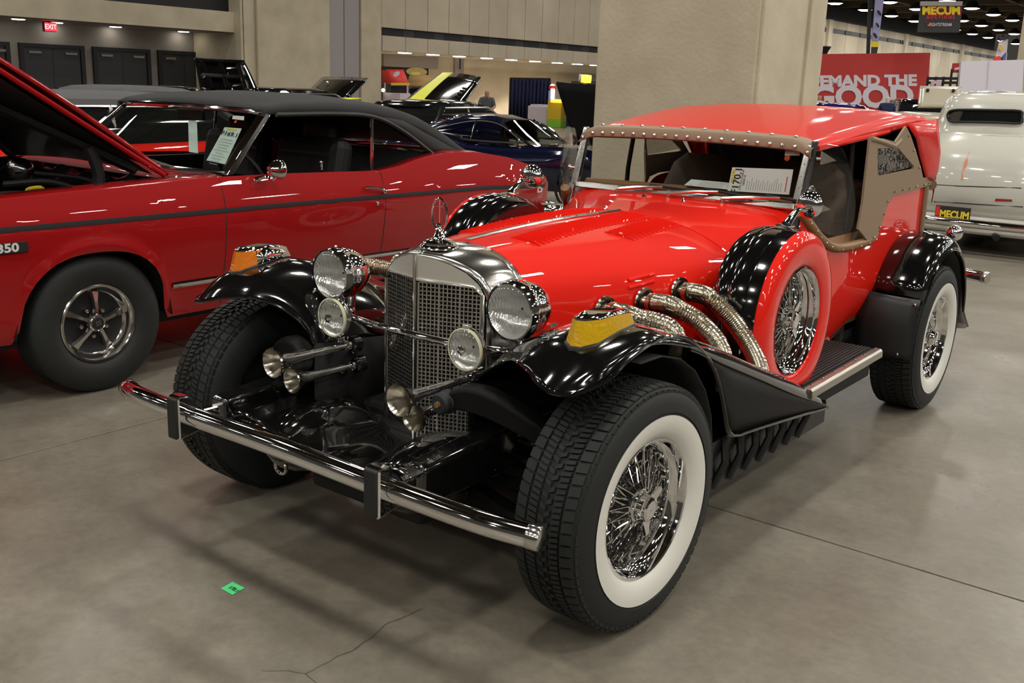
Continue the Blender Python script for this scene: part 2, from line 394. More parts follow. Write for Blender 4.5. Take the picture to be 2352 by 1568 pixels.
bm_ = struct(MB().box((XB-.2, (yb0+yb1)/2, (zs+zb0)/2), (.4, yb1-yb0, zb0-zs)).build('trim_4', 'wall_concrete', smooth=0))
for k in range(n):
    y0 = yb0+(yb1-yb0)*k/n; y1 = yb0+(yb1-yb0)*(k+1)/n-.025
    MB().box((XB+.01, (y0+y1)/2, (zs+zb0)/2), (.06, y1-y0, zb0-zs)).build('panel', 'wall_concrete', bm_, smooth=0, bevel=.01)
struct(MB().box(((XB+XBB)/2, (yb0+yb1)/2, zs+.05), (XB-XBB-.4, yb1-yb0, .08)).build('trim_5', 'wall_concrete', smooth=0))
wb = struct(MB().box((XBB-.1, (yb0+yb1)/2, 1.4), (.2, yb1-yb0+6, 2.8)).build('wall_recess', 'wall_concrete', smooth=0))
# lit header of the concession opening with a black panel as its painted shade
a = on(880, 160, 'X', XBB+.2); b = on(1005, 160, 'X', XBB+.2)
ha, hb = on(880, 152, 'X', XBB+.2).z, zs
struct(MB().box((XBB+.12, (a.y+b.y)/2, (ha+hb)/2), (.24, b.y-a.y, hb-ha)).build('trim_6', 'wall_mauve', smooth=0))
struct(MB().box((XBB+.02, (a.y+b.y)/2-.3, ha/2), (.05, (b.y-a.y)*.93, ha)).build('door_5', 'frame_black', smooth=0))
NTH = ('first', 'second', 'third', 'fourth', 'fifth', 'sixth', 'seventh', 'eighth', 'ninth', 'tenth', 'eleventh', 'twelfth')
for k, (px, py) in enumerate(((937, 119), (1002, 124), (1065, 128), (1124, 133), (1179, 137), (1229, 141), (1278, 144.5), (1324, 147.5), (1366, 150))):
    p = on(px, py, 'Z', zs)
    o = MB().lathe([(.01, 0), (.22, 0), (.25, -.02), (.27, 0)], (0, 0, -.0), (0, 0, 1), 24).build('recessed_downlight', 'downlight', smooth=0)
    o.location = (-26.6, p.y+(-26.6-p.x)*(-.9), zs)
    tag(o, 'bright recessed downlight under the long concrete beam, %s from the pier' % NTH[k], 'downlight', 'downlights under the long beam')
    l = bpy.data.lights.new('downlight', 'SPOT'); l.energy = 700; l.spot_size = 1.5; l.spot_blend = .7; l.color = (1, .86, .66); l.shadow_soft_size = .2
    lo = bpy.data.objects.new('downlight_lamp', l); COL.objects.link(lo); lo.location = (o.location.x-1.6, o.location.y, zs-.08)
# number sign on the recess wall
p = on(1058, 148, 'X', XBB+.15)
sg = thing('wall_sign', 'small grey door-number sign on the wall under the downlights', 'sign', (XBB+.1, p.y, p.z-.4))
MB().box((XBB+.06, p.y, p.z), (.06, .62, .98)).build('plate', 'wall_mauve', sg, smooth=0, bevel=.01)
text_mb('1', .62, (XBB+.092, p.y+.02, p.z), (0, 1, 0), (0, 0, 1), .003, bold=.02).build('numeral', 'ink', sg, smooth=0)

# ---- far wall of the hall (right), same wall line, taller
XF = -30.
zf0 = on(2192, 121, 'X', XF).z; zf1 = on(2192, 113, 'X', XF).z; ztop = on(2192, 99, 'X', XF).z
wf = struct(MB().box((XF-.3, 92, ztop/2), (.3, 84, ztop)).build('wall_far', 'wall_concrete', smooth=0))
stf = struct(MB().box((XF-.12, 92, (zf0+zf1)/2), (.1, 84, zf1-zf0)).build('window_2', 'strip_grey', smooth=0))
struct(MB().box((XF-1, 92, (ztop+CEIL+1)/2), (.3, 84, CEIL+1-ztop)).build('trim_7', 'strip_black', smooth=0))
for k in range(24):
    MB().box((XF-.05, 52+3.5*k, (zf0+zf1)/2), (.06, 1.5, zf1-zf0-.03)).build('pane', 'strip_black', stf, smooth=0)
for k in range(28):
    MB().box((XF-.1, 51.5+3*k, zf0/2), (.12, 2.93, zf0)).build('panel', 'wall_concrete', wf, smooth=0, bevel=.02)
    MB().box((XF-.1, 51.5+3*k, (zf1+ztop)/2), (.12, 2.93, ztop-zf1)).build('panel', 'wall_concrete', wf, smooth=0, bevel=.02)
for k in range(5):
    MB().box((XF+.05, 60+19*k, ztop/2), (.3, .8, ztop)).build('pilaster', 'wall_concrete', wf, smooth=0)

# ---- big square column behind the roadster
cY = 7.5
xl, xr = on(1375, 120, 'Y', cY).x, on(1741, 120, 'Y', cY).x
yR = on(1889, 60, 'X', xr).y
colm = struct(MB().box(((xl+xr)/2, (cY+yR)/2, 4.2), (xr-xl, yR-cY, 8.7)).build('wall_column', 'pier_concrete', smooth=0))
y1 = on(1838, 100, 'X', xr).y; y2 = on(1850, 100, 'X', xr).y
MB().box((xr+.012, (cY+y1)/2, 4.2), (.05, y1-cY-.0, 8.7)).build('panel', 'pier_concrete', colm, smooth=0, bevel=.012)
MB().box((xr+.012, (y2+yR)/2, 4.2), (.05, yR-y2, 8.7)).build('panel', 'pier_concrete', colm, smooth=0, bevel=.012)
MB().box(((xl+xr)/2, cY-.01, 4.2), (xr-xl, .05, 8.7)).build('panel', 'pier_concrete', colm, smooth=0, bevel=.015)
# second column at the right edge of the frame
pa = on(2338, 120, 'Y', 31.); struct(MB().box((pa.x+1, 32.2, 4.2), (2., 2.4, 8.7)).build('wall_column_far', 'pier_concrete', smooth=0, bevel=.02))

# ---- ceiling lamps that show in the picture
def inframe(p, pad=10):
    d = Vector(p)-CAMP; z = d.dot(_fw)
    if z < 1: return False
    x = CW/2+FPX*d.dot(_R)/z; y = CH/2-FPX*d.dot(_U)/z
    return -pad < x < CW+pad and -pad < y < CH+pad
ORD = ('first', 'second', 'third', 'fourth', 'fifth', 'sixth', 'seventh', 'eighth', 'ninth', 'tenth', 'eleventh', 'twelfth', 'thirteenth', 'fourteenth', 'fifteenth', 'sixteenth', 'seventeenth', 'eighteenth', 'nineteenth', 'twentieth')
for gi, gx in enumerate(GX[:3]):
    q = 0
    for gy in GY:
        if gy >= 60 and (inframe((gx, gy, LAMPZ), 60)):
            q += 1; t = thing('ceiling_lamp', 'white high-bay lamp, %s nearest in the ceiling row %s' % (ORD[q-1], ('along the far wall', 'second from the far wall', 'third from the far wall', 'fourth from the far wall')[gi]), 'ceiling lamp', (gx, gy, LAMPZ-.2), 0, 'high-bay lamps of the far hall ceiling')
            MB().lathe([(.05, .55), (.25, .5), (.5, .12), (.56, .0)], (gx, gy, LAMPZ-.1), (0, 0, 1), 20).build('shade', 'ceiling_dark', t)
            MB().lathe([(.02, -.10), (.3, -.08), (.5, .0), (.54, .03)], (gx, gy, LAMPZ-.1), (0, 0, 1), 20).build('lens', 'lamp_white', t)
            MB().tube([(gx, gy, LAMPZ+.45), (gx, gy, CEIL+.2)], .04, 6).build('stem', 'ceiling_dark', t)
# ================================================================== the scarlet roadster (hero)
CAR = thing('classic_roadster', 'scarlet and black neo-classic open tourer with white-wall wire wheels, in the foreground', 'car', (0, 1.4, 0))

# ---------------------------------------------------------------- wheel (axle along local X, outer face +X)
def make_tire(white=True):
    R = .362
    outer = [(.207, .088), (.212, .100), (.235, .1135), (.262, .118), (.278, .1175)]
    side = [(.278, .1175), (.2795, .1145), (.284, .1145), (.2855, .1175), (.31, .115), (.330, .1085), (.345, .100), (.3535, .092)]
    t = MB().lathe([(r, x) for r, x in side]+[(.3545, .06), (.355, 0), (.3545, -.06), (.3535, -.092), (.345, -.100), (.330, -.1085), (.305, -.116), (.262, -.118), (.225, -.11), (.207, -.088)], ax=(1, 0, 0), n=96)
    w = t.build('wheel', 'rubber')
    MB().lathe(outer, ax=(1, 0, 0), n=72).build('whitewall', 'whitewall' if white else 'rubber', w, label='broad white sidewall band' if white else None)
    # tread blocks
    tr = MB(); N = 70
    def P(x, a, r): return Vector((x, r*math.cos(a), r*math.sin(a)))
    def block(quad, h0=.3535, h1=.3625, cham=.0):
        b = [P(x, a, h0-(.004 if abs(x) > .08 else 0)) for x, a in quad]; cx = sum(q[0] for q in quad)/4; ca = sum(q[1] for q in quad)/4
        top = [P(cx+(x-cx)*.93, ca+(a-ca)*.93, h1-(.004 if abs(x) > .08 else 0)) for x, a in quad]
        tr.add(b+top, [(4, 5, 6, 7), (0, 1, 5, 4), (1, 2, 6, 5), (2, 3, 7, 6), (3, 0, 4, 7)])
    da = 2*PI/N
    for i in range(N):
        a = i*da
        for s in (-1, 1):
            block([(s*.060, a+.08*da), (s*.095, a-.10*da), (s*.095, a+.76*da), (s*.060, a+.94*da)])
            for k in range(2):
                o = a+k*da/2
                block([(s*.024, o+.20*da), (s*.054, o+.02*da), (s*.054, o+.36*da), (s*.024, o+.56*da)])
        block([(-.018, a+.0*da), (.002, a+.26*da), (.002, a+.66*da), (-.018, a+.40*da)]); block([(.0, a+.76*da), (.018, a+.5*da), (.018, a+.92*da), (.0, a+1.16*da)])
        for s in (-1, 1):
            # shoulder lugs
            block([(s*.092, a-.12*da), (s*.1035, a-.12*da), (s*.1035, a+.74*da), (s*.092, a+.74*da)], .343, .3525)
    tr.build('tread', 'rubber', w, smooth=0)
    return w
def add_rim(w, spinner=True):
    MB().lathe([(.207, .086), (.2095, .094), (.206, .0985), (.2, .096), (.196, .086), (.1925, .074), (.186, .07), (.1775, .062), (.174, .045), (.1715, .03), (.165, .018), (.163, .0), (.163, -.03), (.172, -.045), (.19, -.075), (.205, -.088)], ax=(1, 0, 0), n=72).build('rim', 'chrome', w)
    MB().lathe([(.163, -.03), (.1, -.05), (.06, -.055), (.02, -.055)], ax=(1, 0, 0), n=40).build('brake_drum', 'black_satin', w)
    MB().lathe([(.052, -.05), (.056, -.045), (.056, -.03), (.040, -.012), (.036, .02), (.036, .055), (.046, .058), (.050, .064), (.048, .071), (.038, .074)], ax=(1, 0, 0), n=32).build('hub', 'chrome', w)
    sp = MB().lathe([(.040, .070), (.044, .076), (.044, .084), (.037, .094), (.036, .106), (.029, .110), (.0275, .107), (.002, .107)], ax=(1, 0, 0), n=28)
    if spinner:
        for k in range(3):
            a = 2*PI*k/3+.62; c, s = math.cos(a), math.sin(a)
            def q(r, t, x): return Vector((x, r*c-t*s, r*s+t*c))
            sp.add([q(.034, -.020, .078), q(.034, .020, .078), q(.080, .006, .090), q(.080, -.009, .090), q(.034, -.018, .092), q(.034, .018, .092), q(.080, .005, .097), q(.080, -.008, .097)], [(3, 2, 1, 0), (4, 5, 6, 7), (0, 1, 5, 4), (1, 2, 6, 5), (2, 3, 7, 6), (3, 0, 4, 7)])
    sp.build('spinner', 'chrome', w)
    # wire spokes, one mesh per family
    fam = []
    def spoke(r0, x0, r1, x1, tw):
        a = Vector((x0, r0, 0)); b = Vector((x1, r1*math.cos(tw), r1*math.sin(tw))); d = (b-a)
        return MB().tube([a, a+d*.5, b-d*.05], .0026, 6).tube([b-d*.06, b], .0048, 6)
    for (r0, x0, r1, x1, tw, n, ph) in ((.044, .066, .1635, .012, .30, 18, 0), (.044, .062, .1635, .002, -.30, 18, .17), (.054, -.04, .1635, -.012, .42, 18, .08), (.054, -.036, .1635, -.022, -.42, 18, .25)):
        first = None
        for k in range(n):
            if first is None: o = first = spoke(r0, x0, r1, x1, tw).build('spoke', 'chrome', w)
            else: o = first.copy(); COL.objects.link(o)
            o.rotation_euler = (2*PI*k/n+ph, 0, 0)
TZ = .362
w0 = make_tire(); add_rim(w0)
def place_wheel(src, loc, rz, spin=0., first=False, par=CAR):
    w = src if first else copy_tree(src)
    w.parent = par; w.matrix_parent_inverse = parent_inv(par); w.location = loc; w.rotation_euler = (spin, 0, rz)
    return w
place_wheel(w0, (.78, 0, TZ), math.radians(-2.5), 0, True)
place_wheel(w0, (-.78, 0, TZ), PI-math.radians(2.5), .5)
place_wheel(w0, (.755, 2.814, TZ), 0, .9)
place_wheel(w0, (-.755, 2.814, TZ), PI, 1.4)

# ---------------------------------------------------------------- radiator shell and grille
def gY(x): return -.034+abs(x)/.222*.085
fo = [(0, .982), (.06, .974), (.11, .960), (.16, .938), (.20, .905), (.22, .865), (.224, .82), (.224, .6), (.222, .36)]
ro = [(0, 1.0), (.07, .996), (.13, .985), (.19, .960), (.24, .92), (.272, .875), (.285, .82), (.288, .6), (.288, .40)]
fo3 = cr([(x, gY(x), z) for x, z in fo], 5); ro3 = cr([(x, .195, z) for x, z in ro], 5)
rows = []
for k in range(7):
    t = k/6; b = math.sin(t*PI)*.010
    rows.append([a.lerp(c, t)+Vector((0, 0, b if abs(a.x) < .2 else 0)) for a, c in zip(fo3, ro3)])
sh = MB().grid(rows); m2 = mirror_mb(sh); sh.add(m2.v, m2.f)
sh.build('radiator_shell', 'chrome_soft', CAR, solid=.004)
# flat front header panel above the mesh, raised frame round the mesh
for s in (-1, 1):
    hp = MB(); P = [(0, .902), (.185, .893), (.207, .872)]
    top = [(x*.985, z-.004) for x, z in fo[:5]][::-1]
    hp.add([Vector((s*x, gY(x)-.002, z)) for x, z in P+[(.212, .872)]+top], [list(range(len(P)+1+len(top)))])
    hp.build('header_panel', 'satin_nickel', CAR, smooth=0, solid=.004)
    fr = MB()
    def pt(x, z, d=-.004): return Vector((s*x, gY(x)+d, z))
    fr.tube([pt(0, .902), pt(.185, .893), pt(.212, .868), pt(.214, .6), pt(.212, .36)], .006, 8)
    fr.build('grille_frame', 'chrome_soft', CAR)
MB().tube([(0, -.042, .98), (0, -.042, .6), (0, -.040, .34)], .006, 8).build('grille_ridge', 'chrome_soft', CAR)
for s in (-1, 1):
    g = MB(); NX = 15; x0, x1, z0, z1 = .008, .205, .345, .892; ps = (x1-x0)/NX
    for i in range(NX+1):
        x = x0+ps*i; w = .0035 if i % 5 else .006
        zt = z1 if x < .185 else z1-.02
        a = [Vector((s*(x-w/2), gY(x-w/2)-.002, z0)), Vector((s*(x+w/2), gY(x+w/2)-.002, z0)), Vector((s*(x+w/2), gY(x+w/2)-.002, zt)), Vector((s*(x-w/2), gY(x-w/2)-.002, zt))]
        g.prism(a, (0, .006, 0))
    NZ = 41; pz = (z1-z0)/NZ
    for j in range(NZ+1):
        z = z0+pz*j; w = .0034
        a = [Vector((s*x0, gY(x0), z-w/2)), Vector((s*x1, gY(x1), z-w/2)), Vector((s*x1, gY(x1), z+w/2)), Vector((s*x0, gY(x0), z+w/2))]
        g.prism(a, (0, .005, 0))
    g.build('grille_mesh', 'grille_bar', CAR, smooth=0)
MB().box((0, .12, .64), (.40, .03, .56)).build('radiator_core', 'rubber_dark', CAR, smooth=0)
# slanted script badge on the car's right half of the grille
bx = MB(); pts = [(-.175, .62), (-.168, .665), (-.158, .64), (-.150, .68), (-.138, .655), (-.128, .695), (-.118, .675), (-.106, .715), (-.094, .70), (-.080, .745), (-.070, .728), (-.052, .775)]
bx.tube(cr([(x, gY(x)-.012, z) for x, z in pts], 5), .004, 6); bx.build('grille_script', 'chrome', CAR)
# mascot: ring with a sword on a round stepped base
mb = MB().lathe([(.002, -.002), (.062, -.002), (.066, .004), (.06, .010), (.046, .013), (.052, .018), (.040, .026), (.022, .030), (.018, .042), (.007, .062), (.006, .068), (.011, .072), (.006, .078)], (0, .07, .993), (0, 0, 1), 28)
base = mb.build('mascot_base', 'chrome', CAR)
C0 = Vector((0, .07, 1.098)); rr = MB(); ring = [C0+Vector((.043*math.sin(2*PI*k/36)*.8, -.043*math.sin(2*PI*k/36)*.05, .053*math.cos(2*PI*k/36))) for k in range(37)]
rr.tube(ring, .0032, 8, cap=False); rr.tube([C0+V(0, 0, -.052), C0+V(0, 0, .05)], .0024, 6); rr.tube([C0+V(-.011, 0, .028), C0+V(.011, 0, .028)], .002, 6)
rr.build('mascot_ring', 'chrome', CAR)

# ---------------------------------------------------------------- bonnet, side panels, scuttle
hf = [(0, 1.0), (.07, .996), (.13, .985), (.19, .960), (.24, .92), (.272, .875), (.286, .82), (.289, .775), (.29, .737)]
hr = [(0, 1.028), (.11, 1.024), (.22, 1.010), (.33, .982), (.425, .94), (.495, .89), (.532, .845), (.546, .81), (.55, .787)]
def sec(P, y, dy=None): return cr([(x, y+(dy(x) if dy else 0), z) for x, z in P], 4)
def lerp_rows(A, B, n, bulge=0.):
    out = []
    for k in range(n+1):
        t = k/n
        out.append([a.lerp(b, t)+Vector((0, 0, bulge*math.sin(PI*t)))+Vector((bulge*1.2*math.sin(PI*t)*(1 if a.x > .1 else a.x/.1), 0, 0)) for a, b in zip(A, B)])
    return out
A = sec(hf, .197); B = sec(hr, 1.165, lambda x: .05*(x/.55)**2)
hood_rows = lerp_rows(A, B, 14, .012)
hood = MB().grid(hood_rows); HOODL = MB(); HOODL.add(hood.v, hood.f)
hoods = []
for s in (1, -1):
    h = hood if s == 1 else mirror_mb(hood)
    hoods.append(h.build('bonnet_half', 'scarlet', CAR))
# lower side panels
lo_f = [(.291, .732), (.296, .66), (.30, .58), (.30, .42)]; lo_r = [(.552, .782), (.556, .70), (.557, .60), (.555, .42)]
sp = MB().grid(lerp_rows(sec(lo_f, .20), sec(lo_r, 1.22), 10, .0)); both(sp, 'side_panel', 'scarlet', CAR)
SIDEL = Surf(hood, sp)
sm1 = [r[-1] for r in hood_rows]; both(MB().tube([p+V(.001, 0, -.003) for p in sm1], .0032, 6), 'bonnet_seam', 'joint_black', CAR)
# scuttle (cowl)
cA = [(x, z) for x, z in hr]+[(.556, .70), (.556, .55), (.555, .42)]
cM = [(0, 1.046), (.12, 1.044), (.24, 1.036), (.35, 1.018), (.445, .985), (.512, .935), (.545, .885), (.560, .84), (.566, .80), (.572, .70), (.574, .55), (.570, .42)]
cB = [(0, 1.072), (.13, 1.071), (.26, 1.069), (.38, 1.066), (.47, 1.06), (.535, 1.045), (.565, 1.00), (.580, .93), (.588, .85), (.594, .72), (.594, .55), (.588, .42)]
r1 = sec(cA, 1.171, lambda x: .05*(x/.55)**2); r2 = sec(cM, 1.42); r3 = sec(cB, 1.66)
rows = [[.5*(1-t)*(2-2*t)*a/1.0*1+2*t*(1-t)*(2*m-.5*(a+b))*1+t*t*b for a, m, b in zip(r1, r2, r3)] for t in [k/10 for k in range(11)]]
cowl = MB().grid(rows); m2 = mirror_mb(cowl); cowlf = MB(); cowlf.add(cowl.v, cowl.f); cowlf.add(m2.v, m2.f); cowlf.build('scuttle', 'scarlet', CAR)
COWL = Surf(cowlf)
MB().tube([p+Vector((0, -.004, .001)) for p in r1], .004, 6).tube([Vector((-p.x, p.y-.004, p.z+.001)) for p in r1], .004, 6).build('scuttle_bead', 'scarlet', CAR)
# centre hinge
HSURF = Surf(hood, mirror_mb(hood))
hp = [HSURF.cast((.001, y, 1.3), (0, 0, -1))[0]+Vector((0, 0, .004)) for y in [.21+.95*k/12 for k in range(13)]]
hg = MB()
for k in range(12): hg.tube([hp[k].lerp(hp[k+1], .02), hp[k].lerp(hp[k+1], .97)], .0072, 8)
hg.tube(hp, .005, 6); hg.build('bonnet_hinge', 'chrome_soft', CAR)
# louvres
def louvres(A, B, C, D, n, name='louvre'):
    pa = [HSURF.px(*q)[0] for q in (A, B, C, D)]
    for k in range(n):
        t = k/(n-1); a = pa[0].lerp(pa[3], t); b = pa[1].lerp(pa[2], t)
        for s in (1, -1):
            row0, row1, row2 = [], [], []
            for j in range(7):
                q = a.lerp(b, j/6); h, nr = HSURF.cast((q.x, q.y, 1.4), (0, 0, -1))
                if nr.z < 0: nr = -nr
                e = .25 if j in (0, 6) else 1
                row0.append(h+V(0, -.004, 0)-nr*.001); row1.append(h+nr*.0095*e+V(0, -.0015, 0)); row2.append(h+V(0, .015, 0)-nr*.001)
            m = MB().grid([row0, row1, row2])
            (m if s == 1 else mirror_mb(m)).build(name, 'scarlet', hoods[0 if s == 1 else 1], smooth=30)
louvres((1173, 546), (1240, 565), (1489, 503), (1424, 489), 28)
louvres((1389, 533), (1457, 553), (1562, 521), (1501, 503), 13)
# side air slots on the bonnet
for (p0, p1) in (((1443, 644), (1500, 629)), ((1443, 661), (1500, 646))):
    a, na = SIDEL.px(*p0); b, nb = SIDEL.px(*p1)
    m = MB().tube([a, a.lerp(b, .5)+na*.002, b], .0075, 10); both(m, 'air_slot', 'scarlet', CAR)
# bonnet catches
for q in ((1270, 757), (1648, 674)):
    c, n = SIDEL.px(*q); r, u, n = frame(n)
    m = MB(); ov = [(math.cos(2*PI*k/20)*.017, math.sin(2*PI*k/20)*.017+(.014 if math.sin(2*PI*k/20) > 0 else -.014)) for k in range(20)]
    m.prism([c+r*x+u*y for x, y in ov], n*.008); m.tube([c+r*.0+u*.012+n*.008, c+u*.006+n*.018, c-u*.012+n*.012], .0045, 8)
    both(m, 'bonnet_catch', 'nickel', CAR)
c, n = SIDEL.px(1250, 778); both(MB().lathe([(.010, 0), (.010, .006), (.005, .008), (.001, .005)], c, n, 16), 'grommet', 'scarlet', CAR)

# ---------------------------------------------------------------- outside exhausts
for (pf, mid, end) in (((1388, 712), [(1450, 728, .60)], (1545, 762, .70)), ((1478, 692), [(1545, 704, .60), (1607, 742, .69)], (1656, 806, .735)), ((1560, 668), [(1635, 688, .62), (1695, 752, .71)], (1742, 840, .765))):
    c, n = SIDEL.px(*pf); n = Vector((n.x, n.y*.6, n.z*.3)).normalized()
    both(MB().lathe([(.037, .0), (.050, .0), (.052, .004), (.050, .009), (.037, .010), (.036, -.02)], c, n, 28), 'exhaust_flange', 'chrome_soft', CAR)
    both(MB().disc(c+n*.002, n, .037, 24), 'exhaust_port', 'rubber_dark', CAR)
    path = cr([c-n*.02, c+n*.055+V(0, .01, 0)]+[on(x, y, 'X', X) for x, y, X in mid]+[on(end[0], end[1], 'X', end[2]), on(end[0], end[1], 'X', end[2])+V(-.01, .05, -.14)], 10)
    # resample evenly and corrugate
    L = [0.]
    for i in range(1, len(path)): L.append(L[-1]+(path[i]-path[i-1]).length)
    N = int(L[-1]/.0036); pp = []; rad = []
    for k in range(N+1):
        d = L[-1]*k/N; i = max(j for j in range(len(L)) if L[j] <= d+1e-9); i = min(i, len(path)-2); t = (d-L[i])/max(1e-6, L[i+1]-L[i]); pp.append(path[i].lerp(path[i+1], t)); rad.append(.0300+(.0034 if k % 2 else 0) if k > 10 else .028)
    both(MB().tube(pp, rad, 20), 'exhaust_pipe', 'steel_flex', CAR, smooth=25)
    both(MB().tube([c+n*.03, c+n*.047], .033, 20), 'pipe_clamp', 'steel_flex', CAR)

# ---------------------------------------------------------------- front wings
S = [
 [(.339, -.167, .647), (.373, -.158, .681), (.42, -.161, .717), (.483, -.183, .753), (.54, -.217, .775), (.585, -.25, .783), (.645, -.283, .777), (.70, -.318, .764), (.752, -.328, .752), (.80, -.302, .748)],
 [(.335, -.15, .645), (.37, -.145, .69), (.425, -.15, .735), (.49, -.165, .776), (.555, -.19, .803), (.61, -.215, .815), (.67, -.238, .815), (.73, -.262, .805), (.785, -.27, .785), (.822, -.25, .762)],
 [(.33, -.09, .64), (.37, -.09, .70), (.43, -.10, .757), (.50, -.11, .80), (.58, -.13, .838), (.65, -.145, .853), (.72, -.165, .852), (.775, -.18, .838), (.82, -.185, .812), (.836, -.18, .784)],
 [(.33, .05, .63), (.37, .05, .70), (.43, .05, .77), (.50, .05, .82), (.58, .045, .853), (.66, .04, .870), (.73, .03, .872), (.79, .02, .866), (.83, .0, .85), (.842, -.01, .833)],
 [(.34, .25, .60), (.38, .25, .67), (.44, .25, .73), (.51, .25, .775), (.59, .25, .803), (.67, .25, .818), (.74, .245, .820), (.80, .24, .813), (.835, .235, .80), (.843, .23, .785)],
 [(.36, .45, .52), (.42, .45, .60), (.50, .45, .665), (.58, .45, .708), (.66, .45, .735), (.73, .45, .747), (.785, .45, .748), (.825, .45, .737), (.841, .45, .715), (.843, .45, .695)],
 [(.45, .75, .46), (.50, .75, .52), (.56, .75, .565), (.62, .75, .598), (.68, .75, .62), (.735, .75, .632), (.787, .75, .634), (.825, .75, .622), (.841, .75, .602), (.843, .75, .58)],
 [(.50, 1.1, .39), (.55, 1.1, .43), (.60, 1.1, .455), (.65, 1.1, .475), (.70, 1.1, .49), (.747, 1.1, .50), (.79, 1.1, .503), (.825, 1.1, .49), (.841, 1.1, .47), (.843, 1.1, .445)],
 [(.55, 1.44, .30), (.60, 1.44, .322), (.64, 1.44, .336), (.68, 1.44, .347), (.72, 1.44, .356), (.757, 1.44, .361), (.793, 1.44, .362), (.822, 1.44, .352), (.834, 1.44, .338), (.836, 1.44, .325)]]
rows = [cr(s, 4) for s in S]
cols = list(zip(*rows)); cols = [cr(c, 5) for c in cols]; rows = [list(r) for r in zip(*cols)]
wing = MB().grid(rows)
wl_, wr_ = both(wing, 'front_wing', 'black_gloss', CAR, solid=.006)
WING = Surf(wing)
edge0 = rows[0]; eo = [r[-1] for r in rows]
arch = [(-.302, .748), (-.20, .776), (-.09, .815), (.03, .838), (.13, .836), (.224, .812), (.30, .772), (.36, .730), (.42, .672), (.47, .60), (.508, .53), (.54, .46), (.575, .425), (.63, .412)]
arch3 = cr([(.80 if y < -.29 else .838, y, z) for y, z in arch], 4)
lip = cr([tuple(p) for p in edge0], 1)+arch3[1:]
both(MB().tube(lip, .006, 8), 'wing_lip', 'black_gloss', CAR)
# flat flank behind the wheel
ridge = [r[-3] for r in rows if r[-1].y > .20]; flank = MB()
up = [Vector((.842, p.y, p.z-.012)) for p in ridge]
dn_ = [Vector((.842, y, z)) for y, z in ((.235, .806), (.30, .772), (.36, .730), (.42, .672), (.47, .60), (.508, .53), (.54, .46), (.575, .425), (.63, .412), (.80, .395), (1.0, .372), (1.2, .348), (1.41, .322), (1.44, .338))]
def zarch(y):
    for a, b in zip(dn_[:-1], dn_[1:]):
        if a.y <= y <= b.y: return a.z+(b.z-a.z)*(y-a.y)/max(1e-6, b.y-a.y)
    return dn_[-1].z
rowsF = []
for k in range(49):
    y = .236+(1.438-.236)*k/48
    zt = None
    for a, b in zip(up[:-1], up[1:]):
        if a.y <= y <= b.y: zt = a.z+(b.z-a.z)*(y-a.y)/max(1e-6, b.y-a.y)
    if zt is None: zt = up[0].z if y < up[0].y else up[-1].z
    zb_ = min(zarch(y), zt-.002)
    rowsF.append([Vector((.8425-.004*abs(t-.5), y, zt+(zb_-zt)*t)) for t in (0, .33, .66, 1)])
flank.grid(rowsF); both(flank, 'wing_flank', 'black_flank', CAR, solid=.005)
both(MB().tube([r[-1]+V(.003, 0, 0) for r in rowsF], .005, 8), 'flank_bead', 'black_gloss', CAR)
# inner wheel arch and ribbed heat shield under the tail
ia = []
for k in range(15):
    a = math.radians(-25+k*215/14); ia.append([Vector((x, .02-.42*math.cos(a) if False else .03-.43*math.cos(a), .38+.41*math.sin(a))) for x in (.60, .68, .76, .835)])
both(MB().grid(ia[7:]), 'inner_arch', 'rubber_dark', CAR, solid=.004)
ip_ = MB().grid([[p+V(.0, 0, .004), V(p.x, p.y, .45), V(p.x, p.y, .28)] for p in [r[0] for r in rows]]); both(ip_, 'inner_wing', 'rubber_dark', CAR, solid=.003)
hs = MB().box((.60, 1.10, .27), (.30, 1.15, .18))
for k in range(7): hs.tube([(.75, .72+.12*k, .36), (.775, .69+.12*k, .28), (.75, .66+.12*k, .19)], .014, 8)
both(hs, 'heat_shield', 'black_satin', CAR)

